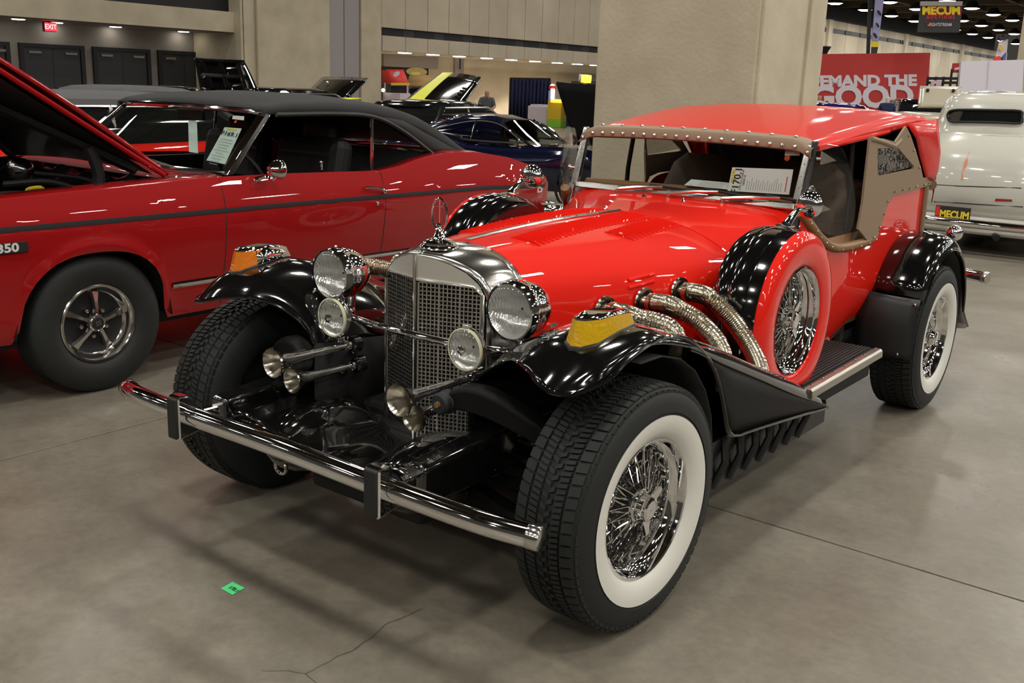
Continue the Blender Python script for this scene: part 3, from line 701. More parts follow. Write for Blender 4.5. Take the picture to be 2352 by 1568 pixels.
# indicators on the wings
def indicator(s):
    base = [(.690, -.186), (.720, -.205), (.748, -.196), (.772, -.150), (.775, -.05), (.765, .045), (.742, .062), (.716, .045), (.692, -.05), (.682, -.13)]
    rb = []; rt = []; rm = []
    for x, y in base:
        h, n = WING.cast((x, y, 1.2), (0, 0, -1)); z = h.z if h else .85
        zt = .918+.0*(y) if y < -.03 else .918-(y+.03)*.12
        rb.append(V(x, y, z-.004)); rt.append(V(.728+(x-.728)*.80, y*.93-.012+ (0.02 if y < -.1 else -.0), zt)); rm.append(V(.728+(x-.728)*.97, y*.985, z+.008))
    lens = MB().loft([[a+(b-a)*t for a, b in zip(rm, rt)] for t in (0, .35, .7, .93)], True)
    cap = MB().loft([[a+(b-a)*.93 for a, b in zip(rm, rt)], rt, [p+V((.728-p.x)*.2, (-.06-p.y)*.15, .008) for p in rt]], True)
    skirt = MB().loft([[a+(a-V(.728, -.07, a.z))*.05 for a in rb], [a+(a-V(.728, -.07, a.z))*.03+V(0, 0, .008) for a in rb], rm], True)
    cowl_ = MB()
    if s < 0: lens, cap, skirt = mirror_mb(lens), mirror_mb(cap), mirror_mb(skirt)
    l = lens.build('indicator_lens', 'amber' if s > 0 else 'amber_dark', CAR, label='yellow indicator lens' if s > 0 else 'orange indicator lens')
    cap.build('indicator_cap', 'chrome', CAR); skirt.build('indicator_base', 'black_satin', CAR)
    bulb = MB().lathe([(.002, -.012), (.016, -.01), (.02, 0), (.016, .01), (.002, .012)], (.728*s, -.13, .885), (0, -1, .2), 14).build('indicator_bulb', 'chrome_soft', l)
    # chrome inner fairing as the photo shows on the side facing the bonnet
    f = []
    for x, y in base[4:]+base[:0]:
        pass
    fa = MB(); ps = [(.684, -.12), (.690, -.05), (.714, .05), (.742, .066)]
    top = [V((.728+(x-.728)*.8)*s, y*.93-.012, (.92 if y < -.03 else .92-(y+.03)*.12)) for x, y in ps]; bot = [V((x-.004)*s, y, (WING.cast((x, y, 1.2), (0, 0, -1))[0] or V(0, 0, .85)).z+.006) for x, y in ps]
    fa.grid([bot, top]); fa.build('indicator_fairing', 'chrome', CAR, solid=.004)
for s in (1, -1): indicator(s)

# ---------------------------------------------------------------- headlamps, fog lamps, bar, horns
mat('lens_flute', (.95, .95, .93), .17, metal=.75)
_nt = MATS['lens_flute'].node_tree; _b = _nt.nodes['Principled BSDF']; _tc = _nt.nodes.new('ShaderNodeTexCoord'); _mp = _nt.nodes.new('ShaderNodeMapping'); _mp.inputs['Scale'].default_value = (1, 1, .28)
_wv = _nt.nodes.new('ShaderNodeTexWave'); _wv.inputs['Scale'].default_value = 55; _wv.inputs['Distortion'].default_value = 1.2; _wv.bands_direction = 'X'; _nz = _nt.nodes.new('ShaderNodeTexNoise'); _nz.inputs['Scale'].default_value = 17; _nz.inputs['Detail'].default_value = 4
_ad = _nt.nodes.new('ShaderNodeMath'); _ad.operation = 'MULTIPLY_ADD'; _ad.inputs[1].default_value = .22; _bp = _nt.nodes.new('ShaderNodeBump'); _bp.inputs['Strength'].default_value = .9; _bp.inputs['Distance'].default_value = .007
_nt.links.new(_tc.outputs['Object'], _mp.inputs[0]); _nt.links.new(_mp.outputs[0], _wv.inputs[0]); _nt.links.new(_mp.outputs[0], _nz.inputs[0]); _nt.links.new(_wv.outputs['Fac'], _ad.inputs[0]); _nt.links.new(_nz.outputs['Fac'], _ad.inputs[2]); _nt.links.new(_ad.outputs[0], _bp.inputs['Height']); _nt.links.new(_bp.outputs[0], _b.inputs['Normal'])
def lamp(c, r, ax, depth, fog=False, yellow=False):
    c = Vector(c); ax = Vector(ax).normalized()   # ax points forward
    if fog: body = MB().lathe([(r*1.08, -.006), (r*1.10, -.012), (r*1.06, -.022), (r*.8, -.042), (r*.35, -.056), (.003, -.06)], c, ax, 40)
    else: body = MB().lathe([(r*1.0, .006), (r*1.06, .004), (r*1.09, -.006), (r*1.11, -.02), (r*1.12, -.028), (r*1.09, -.032), (r*1.09, -.05), (r*1.02, -.085), (r*.8, -.125), (r*.5, -.15), (.003, -.16)], c, ax, 48)
    b = body.build('fog_lamp' if fog else 'headlamp', 'chrome', CAR)
    MB().lathe([(r*1.0, -.002), (r*.9, -.020), (r*.7, -.042), (r*.4, -.058), (.004, -.062)] if not fog else [(r*1.0, -.002), (r*.85, -.018), (r*.5, -.034), (.004, -.040)], c, ax, 40).build('reflector', 'lens_flute', b)
    MB().lathe([(r*1.02, .002), (r*.92, .007), (r*.6, .014), (r*.25, .017), (.003, .018)], c, ax, 40).build('lens', 'lens_glass', b)
    if fog:
        MB().lathe([(r*1.0, -.012), (r*1.05, -.004), (r*1.06, .004), (r*1.0, .006), (r*.985, .002)], c, ax, 40).build('lens_gasket', 'fog_rim', b)
        MB().lathe([(.016, .014), (.0145, .020), (.010, .022), (.002, .024)], c, ax, 18).build('lens_boss', 'chrome', b)
        r_, u_, n_ = frame(ax)
        MB().box(c+u_*r*1.12-n_*.006, (.022, .022, .014)).build('lamp_clip', 'chrome', b, bevel=.003)
        MB().tube([c-u_*r*1.05-n_*.02, c-u_*(r+.022)-n_*.022, c-u_*(r+.03)-n_*.03], .008, 10).box(c-u_*(r+.012)-n_*.02, (.05, .03, .014)).build('lamp_foot', 'chrome', b, bevel=.003)
    else:
        MB().tube([c-ax*.10+V(0, 0, -r*.8), c-ax*.085+V(0, 0, -r-.035)], [.018, .024], 14).build('lamp_stalk', 'chrome', b)
        MB().ball(c-ax*.028+V(0, 0, r*1.13), .006, 8, 6).build('lamp_bead', 'chrome', b)
        MB().tube([c-ax*.026+V(0, 0, .0)+V(r*.45, 0, -.01), c-ax*.026+V(r*.98, 0, -.01)], .003, 6).build('lens_mark', 'lens_glass', b)
    return b
mat('fog_rim', (.62, .60, .42), .3)
for s in (1, -1):
    lamp((.391*s, -.049, .861), .083, (0, -1, .0), .16)
    lamp((.291*s, -.130, .742), .062, (.0, -1, 0), .06, True)
bar = cr([(-.40, .035, .722), (-.30, -.035, .726), (-.15, -.062, .728), (0, -.070, .729), (.15, -.062, .728), (.30, -.035, .726), (.40, .035, .722)], 8)
MB().tube(bar, .0125, 14).build('lamp_bar', 'chrome', CAR)
for s in (1, -1):
    MB().lathe([(.034, -.02), (.036, 0), (.03, .012), (.018, .02), (.018, .03)], (.402*s, .035, .722), (0, 0, 1), 20).build('bar_bracket', 'chrome', CAR)
    for (m, e, rm) in (((.275, -.391, .640), (.272, -.075, .640), .047), ((.268, -.322, .570), (.250, -.075, .574), .042)):
        m = Vector((m[0]*s, m[1], m[2])); e = Vector((e[0]*s, e[1], e[2])); ax = (m-e).normalized(); L = (m-e).length
        pr_h = [(rm*1.0, L+.004), (rm*1.03, L), (rm*.96, L-.004), (rm*.72, L-.022), (rm*.50, L-.045), (rm*.38, L-.08), (rm*.32, L-.13), (rm*.28, L-.2), (rm*.25, .012), (rm*.40, .010), (rm*.40, -.004), (.003, -.004)]
        h = MB().lathe(pr_h, e, ax, 28).build('air_horn', 'chrome', CAR)
        MB().lathe([(rm*1.0, L+.004), (rm*.92, L-.004), (rm*.66, L-.024), (rm*.42, L-.05), (rm*.2, L-.09), (.002, L-.10)], e, ax, 28).build('horn_throat', 'nickel', h)
        MB().lathe([(.022, -.004), (.03, -.01), (.03, -.04), (.018, -.05), (.002, -.05)], e, ax, 20).build('horn_driver', 'black_gloss', h)
        MB().tube([e-ax*.02, e+V(.04*s, .06, -.03), e+V(.07*s, .12, -.02)], .014, 8).build('horn_bracket', 'black_satin', h)

# ---------------------------------------------------------------- front bumper, chassis nose, suspension
bp_ = cr([(-.88, -.530, .458), (-.72, -.578, .472), (-.43, -.607, .487), (0, -.617, .497), (.43, -.607, .487), (.72, -.578, .472), (.88, -.530, .458)], 8)
MB().tube(bp_, .0305, 24).build('front_bumper', 'chrome', CAR)
for s in (1, -1):
    e = Vector((.88*s, -.530, .458)); d = Vector((.16*s, .05, -.014)).normalized()
    MB().lathe([(.0315, -.03), (.0325, -.028), (.0325, .0), (.031, .003), (.002, .004)], e, d, 24).build('bumper_cap', 'chrome_soft', CAR)
    o = MB(); X = .432*s
    prof = [(-.652, .415), (-.640, .418), (-.575, .43), (-.560, .46), (-.560, .50), (-.585, .53), (-.612, .553), (-.640, .556), (-.652, .552)]
    o.prism([V(X-.026*s, y, z) for y, z in prof], (.052*s, 0, 0)); ov = o.build('overrider', 'chrome', CAR, smooth=0, bevel=.006)
    MB().box((X, -.655, .484), (.044, .012, .130)).build('rubber_pad', 'rubber', ov, smooth=0, bevel=.005)
    MB().box((X, -.535, .470), (.036, .11, .042)).build('bumper_bracket', 'chrome', CAR, smooth=0, bevel=.006)
    # frame horn
    fr = MB(); rw = []
    for (y, zc, hx, hz) in ((-.49, .462, .034, .05), (-.47, .462, .038, .055), (-.30, .468, .042, .062), (-.1, .478, .046, .068), (.15, .47, .048, .068), (.5, .42, .05, .06)):
        rw.append([V((.432+a*hx)*s, y, zc+b*hz) for a, b in ((-1, -1), (1, -1), (1, .82), (.8, 1), (-.8, 1), (-1, .82))])
    fr.loft(rw, True); fr.build('frame_rail', 'black_gloss', CAR, smooth=30, bevel=.006)
    # upper suspension arm with rubber bush
    c = Vector((.318*s, -.215, .610))
    ar = MB(); P = cr([c, c+V(.05*s, .01, .018), c+V(.12*s, .03, .012), c+V(.22*s, .07, -.03), c+V(.33*s, .13, -.10)], 5); rw = []
    for i, p in enumerate(P):
        t = i/(len(P)-1); hz = .030+.012*math.sin(PI*t); hy = .035
        rw.append([p+V(0, a*hy, b*hz) for a, b in ((-1, -.9), (1, -.9), (1, .7), (.6, 1), (-.6, 1), (-1, .7))])
    ar.loft(rw, True); a_ = ar.build('suspension_arm', 'black_dull', CAR, smooth=35, bevel=.006)
    MB().lathe([(.002, .030), (.026, .03), (.033, .022), (.033, .008), (.028, .004), (.036, -.004), (.036, -.02)], c+V(0, -.03, 0), (0, -1, 0), 24).build('bush', 'rubber', a_)
    MB().lathe([(.002, .040), (.009, .04), (.010, .03)], c+V(0, -.03, 0), (0, -1, 0), 6).build('bolt', 'brass', a_, smooth=0)
    lo_ = MB(); P = cr([V(.34*s, -.12, .30), V(.5*s, -.10, .25), V(.66*s, -.02, .235)], 5); lo_.tube(P, [.035]*len(P), 8); lo_.build('lower_arm', 'black_dull', CAR)
    cs = MB(); cs.tube([V(.50*s+.045*math.cos(k*.7), -.02+.045*math.sin(k*.7), .27+.0062*k) for k in range(48)], .009, 6); cs.build('coil_spring', 'black_satin', CAR)
    MB().tube([V(.30*s, -.06, .535), V(.36*s, -.075, .555), V(.40*s, -.085, .50)], .012, 8).box((.372*s, -.10, .55), (.06, .04, .012)).build('radiator_stay', 'black_gloss', CAR, bevel=.003)
# apron between the rails
ap = []
for k in range(9):
    t = k/8; y = -.46+.44*t
    row = []
    for j in range(17):
        x = -.39+.78*j/16; u = x/.39; hump = .05*max(0, 1-((abs(u)-.55)/.34)**2)
        row.append(V(x, y+.05*(1-u*u)*0, .475-.03*(1-t)**2-.13*(1-abs(u)**2.0)*(.55+.45*t)+hump*(.4+.6*math.sin(PI*min(1, t*.9+.1)))))
    ap.append(row)
MB().grid(ap).build('front_apron', 'black_gloss', CAR, solid=.006)
for s in (1, -1):
    P = cr([(.385*s, -.455, .475), (.30*s, -.455, .47), (.21*s, -.44, .44), (.165*s, -.42, .39), (.15*s, -.39, .33)], 5); MB().tube(P, .006, 8).build('apron_lip', 'black_gloss', CAR)
    rw = [[V((.37-.02*k)*s, y, .43-.006*k*k) for k in range(6)] for y in (-.46, -.35, -.2, -.05)]
    dome = MB().ball((.25*s, -.22, .37), 1, 20, 14, (.11, .22, .115)); dome.build('crossmember_dome', 'black_gloss', CAR)
tr_ = on(645, 1072, 'Y', -.40); ring_ = [tr_+V(.026*math.cos(k*2*PI/16), 0, .022*math.sin(k*2*PI/16)) for k in range(17)]
MB().tube(ring_, .006, 6, cap=False).tube([tr_+V(0, 0, .02), tr_+V(0, .03, .10), tr_+V(0, .1, .14)], .008, 6).build('tow_ring', 'nickel', CAR)
MB().box((0, .2, .30), (.6, .5, .14)).box((0, -.12, .23), (.5, .3, .06)).build('engine_sump', 'rubber_dark', CAR, smooth=0, bevel=.02)
MB().box((0, 1.5, .33), (.96, 2.9, .16)).build('chassis', 'rubber_dark', CAR, smooth=0, bevel=.02)
MB().tube([(-.7, 0, .362), (.7, 0, .362)], .03, 10).build('front_axle', 'black_satin', CAR)
MB().tube([(-.7, 2.814, .362), (.7, 2.814, .362)], .04, 10).build('rear_axle', 'black_satin', CAR)
glass_mat('clear_crinkle', (.62, .58, .57), refl=.22, rough=.03)
_nt = MATS['clear_crinkle'].node_tree; _n = _nt.nodes.new('ShaderNodeTexNoise'); _n.inputs['Scale'].default_value = 16; _n.inputs['Detail'].default_value = 2; _tc = _nt.nodes.new('ShaderNodeTexCoord'); _b2 = _nt.nodes.new('ShaderNodeBump'); _b2.inputs['Distance'].default_value = .04; _b2.inputs['Strength'].default_value = 1.
_mp = _nt.nodes.new('ShaderNodeMapping'); _mp.inputs['Scale'].default_value = (1, 2.2, .8); _nt.links.new(_tc.outputs['Object'], _mp.inputs[0]); _nt.links.new(_mp.outputs[0], _n.inputs['Vector']); _nt.links.new(_n.outputs['Fac'], _b2.inputs['Height'])
_nt.links.new(_b2.outputs[0], [q for q in _nt.nodes if q.type == 'BSDF_GLOSSY'][0].inputs['Normal'])
# ---------------------------------------------------------------- body tub
BX = .640
def bside(px, py, X=BX): q = on(px, py, 'X', X); return q
# top edge of the body side, front (scuttle) to rear corner
top_px = [(1860, 490), (1880, 530), (1897, 556), (1920, 571), (1960, 566), (2000, 552), (2014, 530), (2025, 500), (2042, 462), (2062, 446), (2095, 437), (2130, 425)]
te = [bside(*q) for q in top_px]
te = [V(.588, 1.60, 1.045)]+[V(p.x-.03*max(0, (1.9-p.y)/.35), p.y, p.z) for p in te[1:]]
te[-1] = V(.64, 3.10, 1.075)
te = cr(te, 4)
def bodyx(y, z):
    base = .60+.045*min(1, max(0, (y-1.6)/.6))
    under = .10*max(0, (.72-z)/.3)**2*min(1, max(0, (y-1.7)/.6))
    rear = .02*max(0, (y-3.0)/.1)**2
    return base-under-rear
rows = []
for p in te:
    r = []
    for k in range(9):
        t = k/8; z = p.z+(.42-p.z)*t; r.append(V(min(p.x, bodyx(p.y, z)) if k else p.x, p.y, z))
    rows.append(r)
tub = MB().grid(rows)
lp = rows[-1]; rr_ = [[V(p.x*(1-u*u*0)-(p.x)*u, p.y+.10*math.sin(u*PI/2), p.z) for p in lp] for u in (0, .12, .3, .6, 1)]
tub.grid(rr_); m2 = mirror_mb(tub); tub.add(m2.v, m2.f)
tub.build('body_tub', 'scarlet', CAR)
BODY = Surf(tub)
# door shut lines and handle hints
both(MB().tube([V(bodyx(1.70, z)+.001, 1.70+.0*(z), z) for z in (.93, .8, .65, .5)], .0025, 4), 'door_gap', 'joint_black', CAR)
# padded leather rail along the cut-down door
rail = [te[i]+V(-.004, 0, .004) for i in range(0, 24)]
rl, rr2 = both(MB().tube(rail, .021, 12), 'door_rail', 'brown_leather', CAR)
for s, ro_ in ((1, rl), (-1, rr2)):
    st0 = None
    for k in range(12):
        p = rail[1+int(k*22/12)]; q = V(p.x+.0195, p.y, p.z-.006)
        if st0 is None: st0 = o = MB().ball((0, 0, 0), .0045, 8, 5).build('stud', 'chrome', ro_)
        else: o = st0.copy(); COL.objects.link(o); o.parent = ro_; o.matrix_parent_inverse = parent_inv(ro_)
        o.location = (q.x*s, q.y, q.z)
# interior
it = MB()
it.box((0, 2.4, .46), (1.16, 1.6, .04)); it.box((0, 1.56, .72), (1.0, .02, .46)); it.box((0, 1.72, 1.0), (1.02, .12, .09))
it.build('cabin_trim', 'interior_black', CAR, smooth=0)
MB().tube([(-.52, 1.69, 1.075), (0, 1.70, 1.082), (.52, 1.69, 1.075)], .022, 10).build('dash_roll', 'brown_leather', CAR)
both(MB().grid([[V(.605, y, .92-.0*y), V(.60, y, .7), V(.59, y, .48)] for y in (1.66, 1.9, 2.2, 2.5)]), 'door_lining', 'brown_leather', CAR, solid=.006)
for s in (1, -1):
    sb = MB()
    def rr(x, y, z, w, d, h): pass
    rws = []
    for (z, y, w, d) in ((.50, 2.26, .22, .09), (.62, 2.27, .235, .085), (.85, 2.32, .23, .075), (1.05, 2.38, .21, .065), (1.15, 2.41, .18, .055), (1.20, 2.42, .12, .035)):
        rws.append([V(.27*s+w*math.copysign(abs(math.cos(a))**.5, math.cos(a)), y+d*math.copysign(abs(math.sin(a))**.6, math.sin(a)), z) for a in [2*PI*k/24 for k in range(24)]])
    sb.loft(rws, True); sb.build('seat_back', 'seat_brown', CAR)
    MB().box((.27*s, 2.03, .60), (.45, .5, .16)).build('seat_cushion', 'seat_brown', CAR, smooth=0, bevel=.05)
MB().box((0, 2.98, .84), (1.1, .16, .5), Matrix.Rotation(-.15, 3, 'X')).build('rear_bench', 'seat_brown', CAR, smooth=0, bevel=.06)
c = V(.27, 1.90, .95); n = V(0, 1, .55).normalized(); r_, u_, n = frame(n)
sw = MB(); sw.tube([c+r_*.18*math.cos(2*PI*k/32)+u_*.18*math.sin(2*PI*k/32) for k in range(33)], .012, 8, cap=False)
for a in (.3, PI-.3, -PI/2): sw.tube([c, c+r_*.18*math.cos(a)+u_*.18*math.sin(a)], .008, 6)
sw.tube([c, c-n*.18], .02, 8); sw.build('steering_wheel', 'interior_black', CAR)

# ---------------------------------------------------------------- windscreen
bl, tl = V(-.545, 1.632, 1.066), V(-.548, 1.712, 1.315); br, trr = V(.545, 1.632, 1.066), V(.548, 1.712, 1.315)
def bar_(a, b, w=.028, d=.024):
    a, b = Vector(a), Vector(b); t = (b-a).normalized(); s_ = t.cross(V(0, -1, .3)).normalized(); f = s_.cross(t)
    return MB().loft([[p+s_*x*w/2+f*y*d/2 for x, y in ((-1, -1), (1, -1), (1, 1), (-1, 1))] for p in (a, b)], True)
fm = MB()
for a, b in ((bl, tl), (br, trr), (bl, br)):
    q = bar_(a, b); fm.add(q.v, q.f)
wf_ = fm.build('windscreen_frame', 'chrome_soft', CAR, smooth=0, bevel=.004)
for s in (1, -1):
    for k in range(5):
        p = br.lerp(trr, .12+.19*k); MB().ball((p.x*s, p.y-.012, p.z), .0035, 6, 4).build('screw', 'chrome_soft', wf_)
    # side stanchion behind the frame
    MB().loft([[V((x)*s, y+dy, z) for x, y in ((.552, 0), (.575, 0), (.575, .02), (.552, .02))] for z, dy in ((.98, 1.60), (1.08, 1.635), (1.33, 1.718))], True).build('screen_stanchion', 'black_satin' if s > 0 else 'chrome_soft', CAR, smooth=0, bevel=.003)
MB().add([bl+V(.008, .004, .008), br+V(-.008, .004, .008), trr+V(-.008, .004, 0), tl+V(.008, .004, 0)], [(0, 1, 2, 3)]).build('windscreen', 'glass', CAR, smooth=0)
SCR = lambda u, w, d=0.: bl.lerp(br, u).lerp(tl.lerp(trr, u), w)+V(0, -1, .32).normalized()*d
# wipers
for (p0, p1, q0, q1) in (((1418, 442), (1524, 429), (1500, 428), (1560, 436)), ((1535, 453), (1652, 440), (1635, 438), (1680, 447)), ((1659, 465), (1795, 455), (1770, 452), (1815, 460))):
    a, n = COWL.px(*p0); b = on(p1[0], p1[1], 'Y', 1.612); a1 = a+V(0, 0, .018)
    w_ = MB().tube([a, a1], .009, 10).tube([a1, a1.lerp(b, .5)+V(0, -.004, .004), b], [.010, .009, .006], 8)
    wo = w_.build('wiper_arm', 'chrome_soft', CAR)
    c0 = on(q0[0], q0[1], 'Y', 1.613); c1 = on(q1[0], q1[1], 'Y', 1.608)
    MB().tube([b+(c0-c1).normalized()*.07, b, b-(c0-c1).normalized()*.14], .007, 6).build('wiper_blade', 'rubber', wo)
for q in ((1479, 452), (1569, 463)):
    a, n = COWL.px(*q); MB().lathe([(.012, 0), (.012, .004), (.005, .008), (.004, .014), (.0005, .016)], a, n, 12).build('washer_jet', 'chrome', CAR)
# clear side wings on brackets
for s in (1, -1):
    out = [(1883, 338), (1918, 331), (1938, 340), (1950, 400), (1953, 460), (1946, 515), (1930, 533), (1908, 533), (1868, 500), (1866, 440)]
    pts = [on(x, y, 'X', .64) for x, y in out]
    pts = [V(.590+.28*max(0, (p.y-1.6)), p.y*.72+.28*1.6, p.z) for p in pts]
    pts = [p for p in pts]
    P = cr(pts, 5, closed=True); cen = sum(P, Vector())/len(P)
    m = MB(); m.add(P, [list(range(len(P)))]); m = m if s == 1 else mirror_mb(m)
    wg = m.build('wind_wing', 'plexi', CAR, smooth=0, solid=.004)
    for z, dz in ((1.26, 0), (1.06, 0)):
        b_ = MB().tube([V(.575*s, 1.66+(z-1.066)*.32, z), V(.612*s, 1.70+(z-1.066)*.25, z)], .007, 8); b_.add([V(.612*s, 1.68, z+.035), V(.64*s, 1.78, z-.005), V(.612*s, 1.69, z-.02)], [(0, 1, 2)]); b_.build('wing_bracket', 'chrome_soft', CAR, smooth=0, solid=.003)
    MB().lathe([(.002, .022), (.014, .02), (.018, .012), (.012, .004), (.006, -.01)], (.585*s, 1.66, 1.14), (s, -.3, 0), 14).build('wing_knob', 'chrome_soft', CAR)

# ---------------------------------------------------------------- soft top
RS = [  # y, centre z, edge x, edge z, valance bottom z
 (1.700, 1.330, .556, 1.318, 1.298), (1.76, 1.345, .562, 1.330, 1.300), (1.95, 1.378, .575, 1.355, 1.318), (2.2, 1.410, .590, 1.385, 1.335),
 (2.45, 1.437, .603, 1.412, 1.352), (2.7, 1.455, .615, 1.432, 1.376), (2.85, 1.460, .622, 1.438, 1.395), (2.98, 1.456, .630, 1.434, 1.40)]
rows = []
for (y, zc, xe, ze, zv) in RS:
    rows.append(cr([(0, y, zc), (.2, y, zc-.002), (.38, y, zc-.008), (.50, y, ze-.002+.004), (xe-.03, y, ze-.004), (xe-.004, y, ze-.022), (xe+.002, y, (ze+zv)/2-.008), (xe, y, zv)], 3))
nR = len(rows[0])
# back curves down behind the rear seat
def down(y, z0, x, dz): return cr([(0, y, z0), (.2, y, z0), (.38, y, z0-.004), (.5, y, z0-.012), (x-.03, y, z0-.03), (x-.004, y, z0-.05), (x+.002, y, z0-.09), (x, y, z0-.12)], 3)
for (y, z0, x) in ((3.06, 1.435, .645), (3.115, 1.38, .655), (3.15, 1.28, .658), (3.17, 1.17, .655), (3.175, 1.11, .65)): rows.append(down(y, z0, x, 0))
rt = MB().grid(rows); m2 = mirror_mb(rt); rt.add(m2.v, m2.f)
top = rt.build('soft_top', 'scarlet_vinyl', CAR, solid=.005)
TOP = Surf(rt)
for s in (1, -1):   # rear quarter of the hood: red cloth between curtain and back
    q = MB(); A_ = [on(x, y, 'X', .645) for x, y in ((2082, 285), (2100, 318), (2112, 360), (2120, 398), (2124, 415))]
    A_ = [V(.652, p.y, p.z) for p in A_]; B_ = [V(.655, 3.06, 1.42), V(.662, 3.12, 1.34), V(.664, 3.15, 1.25), V(.662, 3.17, 1.16), V(.656, 3.172, 1.115)]
    T_ = [A_[0].lerp(B_[0], .5)+V(.004, 0, .0)]
    q.grid([[a.lerp(b, t)+V(.008*math.sin(PI*t)+.004*math.sin(t*9+i*2.2), 0, 0) for i, (a, b) in enumerate(zip(A_, B_))] for t in [k/6 for k in range(7)]])
    (q if s == 1 else mirror_mb(q)).build('quarter_cloth', 'scarlet_vinyl', CAR, solid=.005)
# dark roof lining and hood irons
rl2 = MB().grid([[V(x, y, zc-.03-.03*abs(x)) for x in (-.57, -.3, 0, .3, .57)] for (y, zc, *_r) in RS]+[[V(x, y, z) for x in (-.62, -.3, 0, .3, .62)] for y, z in ((3.03, 1.38), (3.08, 1.30), (3.11, 1.12), (3.06, .8))]); rl2.build('roof_lining', 'interior_black', CAR)
for s in (1, -1):
    MB().tube([V(.57*s, 1.74, 1.30), V(.59*s, 2.2, 1.335), V(.60*s, 2.5, 1.36)], .012, 8).build('hood_iron', 'scarlet', CAR)
    MB().tube([V(.56*s, 2.16, 1.32), V(.58*s, 2.15, 1.12), V(.58*s, 2.14, .93)], .012, 8).build('curtain_post', 'interior_black', CAR)
# header band with press studs
hb = MB(); sec_ = []
N = 26; hrows = []
for k in range(N+1):
    u = k/N; x = -.566+1.132*u; e = abs(2*u-1); dz = -.030*max(0, (e-.86)/.14)**2
    zc = 1.330-.012*e**2+dz; yc = 1.700
    hrows.append([V(x, yc+.075, zc+.022), V(x, yc+.035, zc+.020), V(x, yc-.004, zc+.013), V(x, yc-.016, zc-.002), V(x, yc-.016, zc-.028), V(x, yc-.004, zc-.034)])
hb.grid(hrows); hband = hb.build('header_band', 'tan_vinyl', CAR, solid=.005)
st0 = None
def stud(p, par):
    global st0
    if st0 is None: st0 = o = MB().lathe([(.0085, 0), (.0085, .003), (.006, .006), (.001, .0075)], (0, 0, 0), (0, -1, 0), 10).build('press_stud', 'chrome', par)
    else: o = st0.copy(); COL.objects.link(o); o.parent = par; o.matrix_parent_inverse = parent_inv(par)
    o.location = p; return o
for k in range(21):
    u = .012+.976*k/20; x = -.566+1.132*u; e = abs(2*u-1); z = 1.330-.012*e**2-.030*max(0, (e-.86)/.14)**2
    stud((x, 1.682, z-.015), hband)
for k in range(10):
    u = .08+.84*k/9; x = -.566+1.132*u; e = abs(2*u-1); o = stud((x, 1.735, 1.330-.012*e**2+.021), hband); o.rotation_euler = (-1.4, 0, 0)
# side curtains
for s in (1, -1):
    out = [(1999, 316), (2030, 318), (2058, 326), (2072, 305), (2082, 290), (2092, 310), (2104, 345), (2116, 385), (2121, 408), (2143, 408), (2141, 424), (2096, 438), (2062, 446), (2046, 457), (2034, 485), (2022, 525), (2006, 550), (1992, 552), (1984, 540), (1972, 526), (1982, 470), (1990, 400), (1996, 350)]
    P = [bside(x, y, .655) for x, y in out]
    if s < 0: P = [V(p.x, max(p.y, 2.42+.012*(i % 3)), p.z) for i, p in enumerate(P)]
    wq = [bside(x, y, .655) for x, y in ((2016, 341), (2064, 340), (2100, 382), (2098, 388), (2017, 405))]
    if s < 0: wq = [V(q.x, 2.46+(q.y-2.29)*.72, q.z) for q in wq]
    bm = bmesh.new()
    for loop in (P, wq):
        vv = [bm.verts.new((.649, p.y, p.z)) for p in loop]
        for i in range(len(vv)): bm.edges.new((vv[i], vv[(i+1) % len(vv)]))
    bmesh.ops.triangle_fill(bm, use_beauty=True, edges=bm.edges); bm.verts.index_update()
    cm = MB(); cm.add([v.co.copy() for v in bm.verts], [[v.index for v in f.verts] for f in bm.faces]); bm.free(); cm = cm if s == 1 else mirror_mb(cm)
    cu = cm.build('side_curtain', 'tan_vinyl', CAR, smooth=0, solid=.010, off=0)
    wp = wq
    wm = MB(); wm.grid([[V(.650+.0035*math.sin(7*v+3*w)*math.sin(9*w+v), *((wp[0].lerp(wp[4], v)).lerp(wp[1].lerp(wp[2], v), w))[1:]) for w in [k/10 for k in range(11)]] for v in [k/8 for k in range(9)]])
    (wm if s == 1 else mirror_mb(wm)).build('curtain_window', 'clear_crinkle', cu)
    for q in () if s < 0 else ((2040, 462), (2032, 492), (2022, 522), (2056, 440), (2075, 436), (2090, 432), (2106, 428), (2124, 424), (2088, 312), (2100, 345), (2112, 385), (2008, 545), (2135, 420)):
        p = bside(q[0], q[1], .658); o = MB().ball((p.x*s, p.y, p.z), .005, 8, 5).build('stud', 'nickel', cu)
    fold = MB().tube([bside(x, y, .655)*1+V(-.004, 0, 0) for x, y in ((2003, 318), (2030, 326), (2056, 336), (2070, 322))], .012, 8); None if s < 0 else fold.build('curtain_fold', 'tan_vinyl', cu)
    # beading at the rear corner of the body
    be_ = MB().tube([V(.646, 3.05, 1.08), V(.646, 3.06, .95), V(.643, 3.07, .84)], .015, 8); (be_ if s == 1 else mirror_mb(be_)).build('corner_bead', 'tan_vinyl', CAR)
bt = MB().tube([V(-.65, 3.12, 1.085), V(-.64, 3.19, 1.09), V(0, 3.22, 1.10), V(.64, 3.19, 1.09), V(.65, 3.12, 1.085)], .028, 10); bt.build('hood_boot', 'tan_vinyl', CAR)

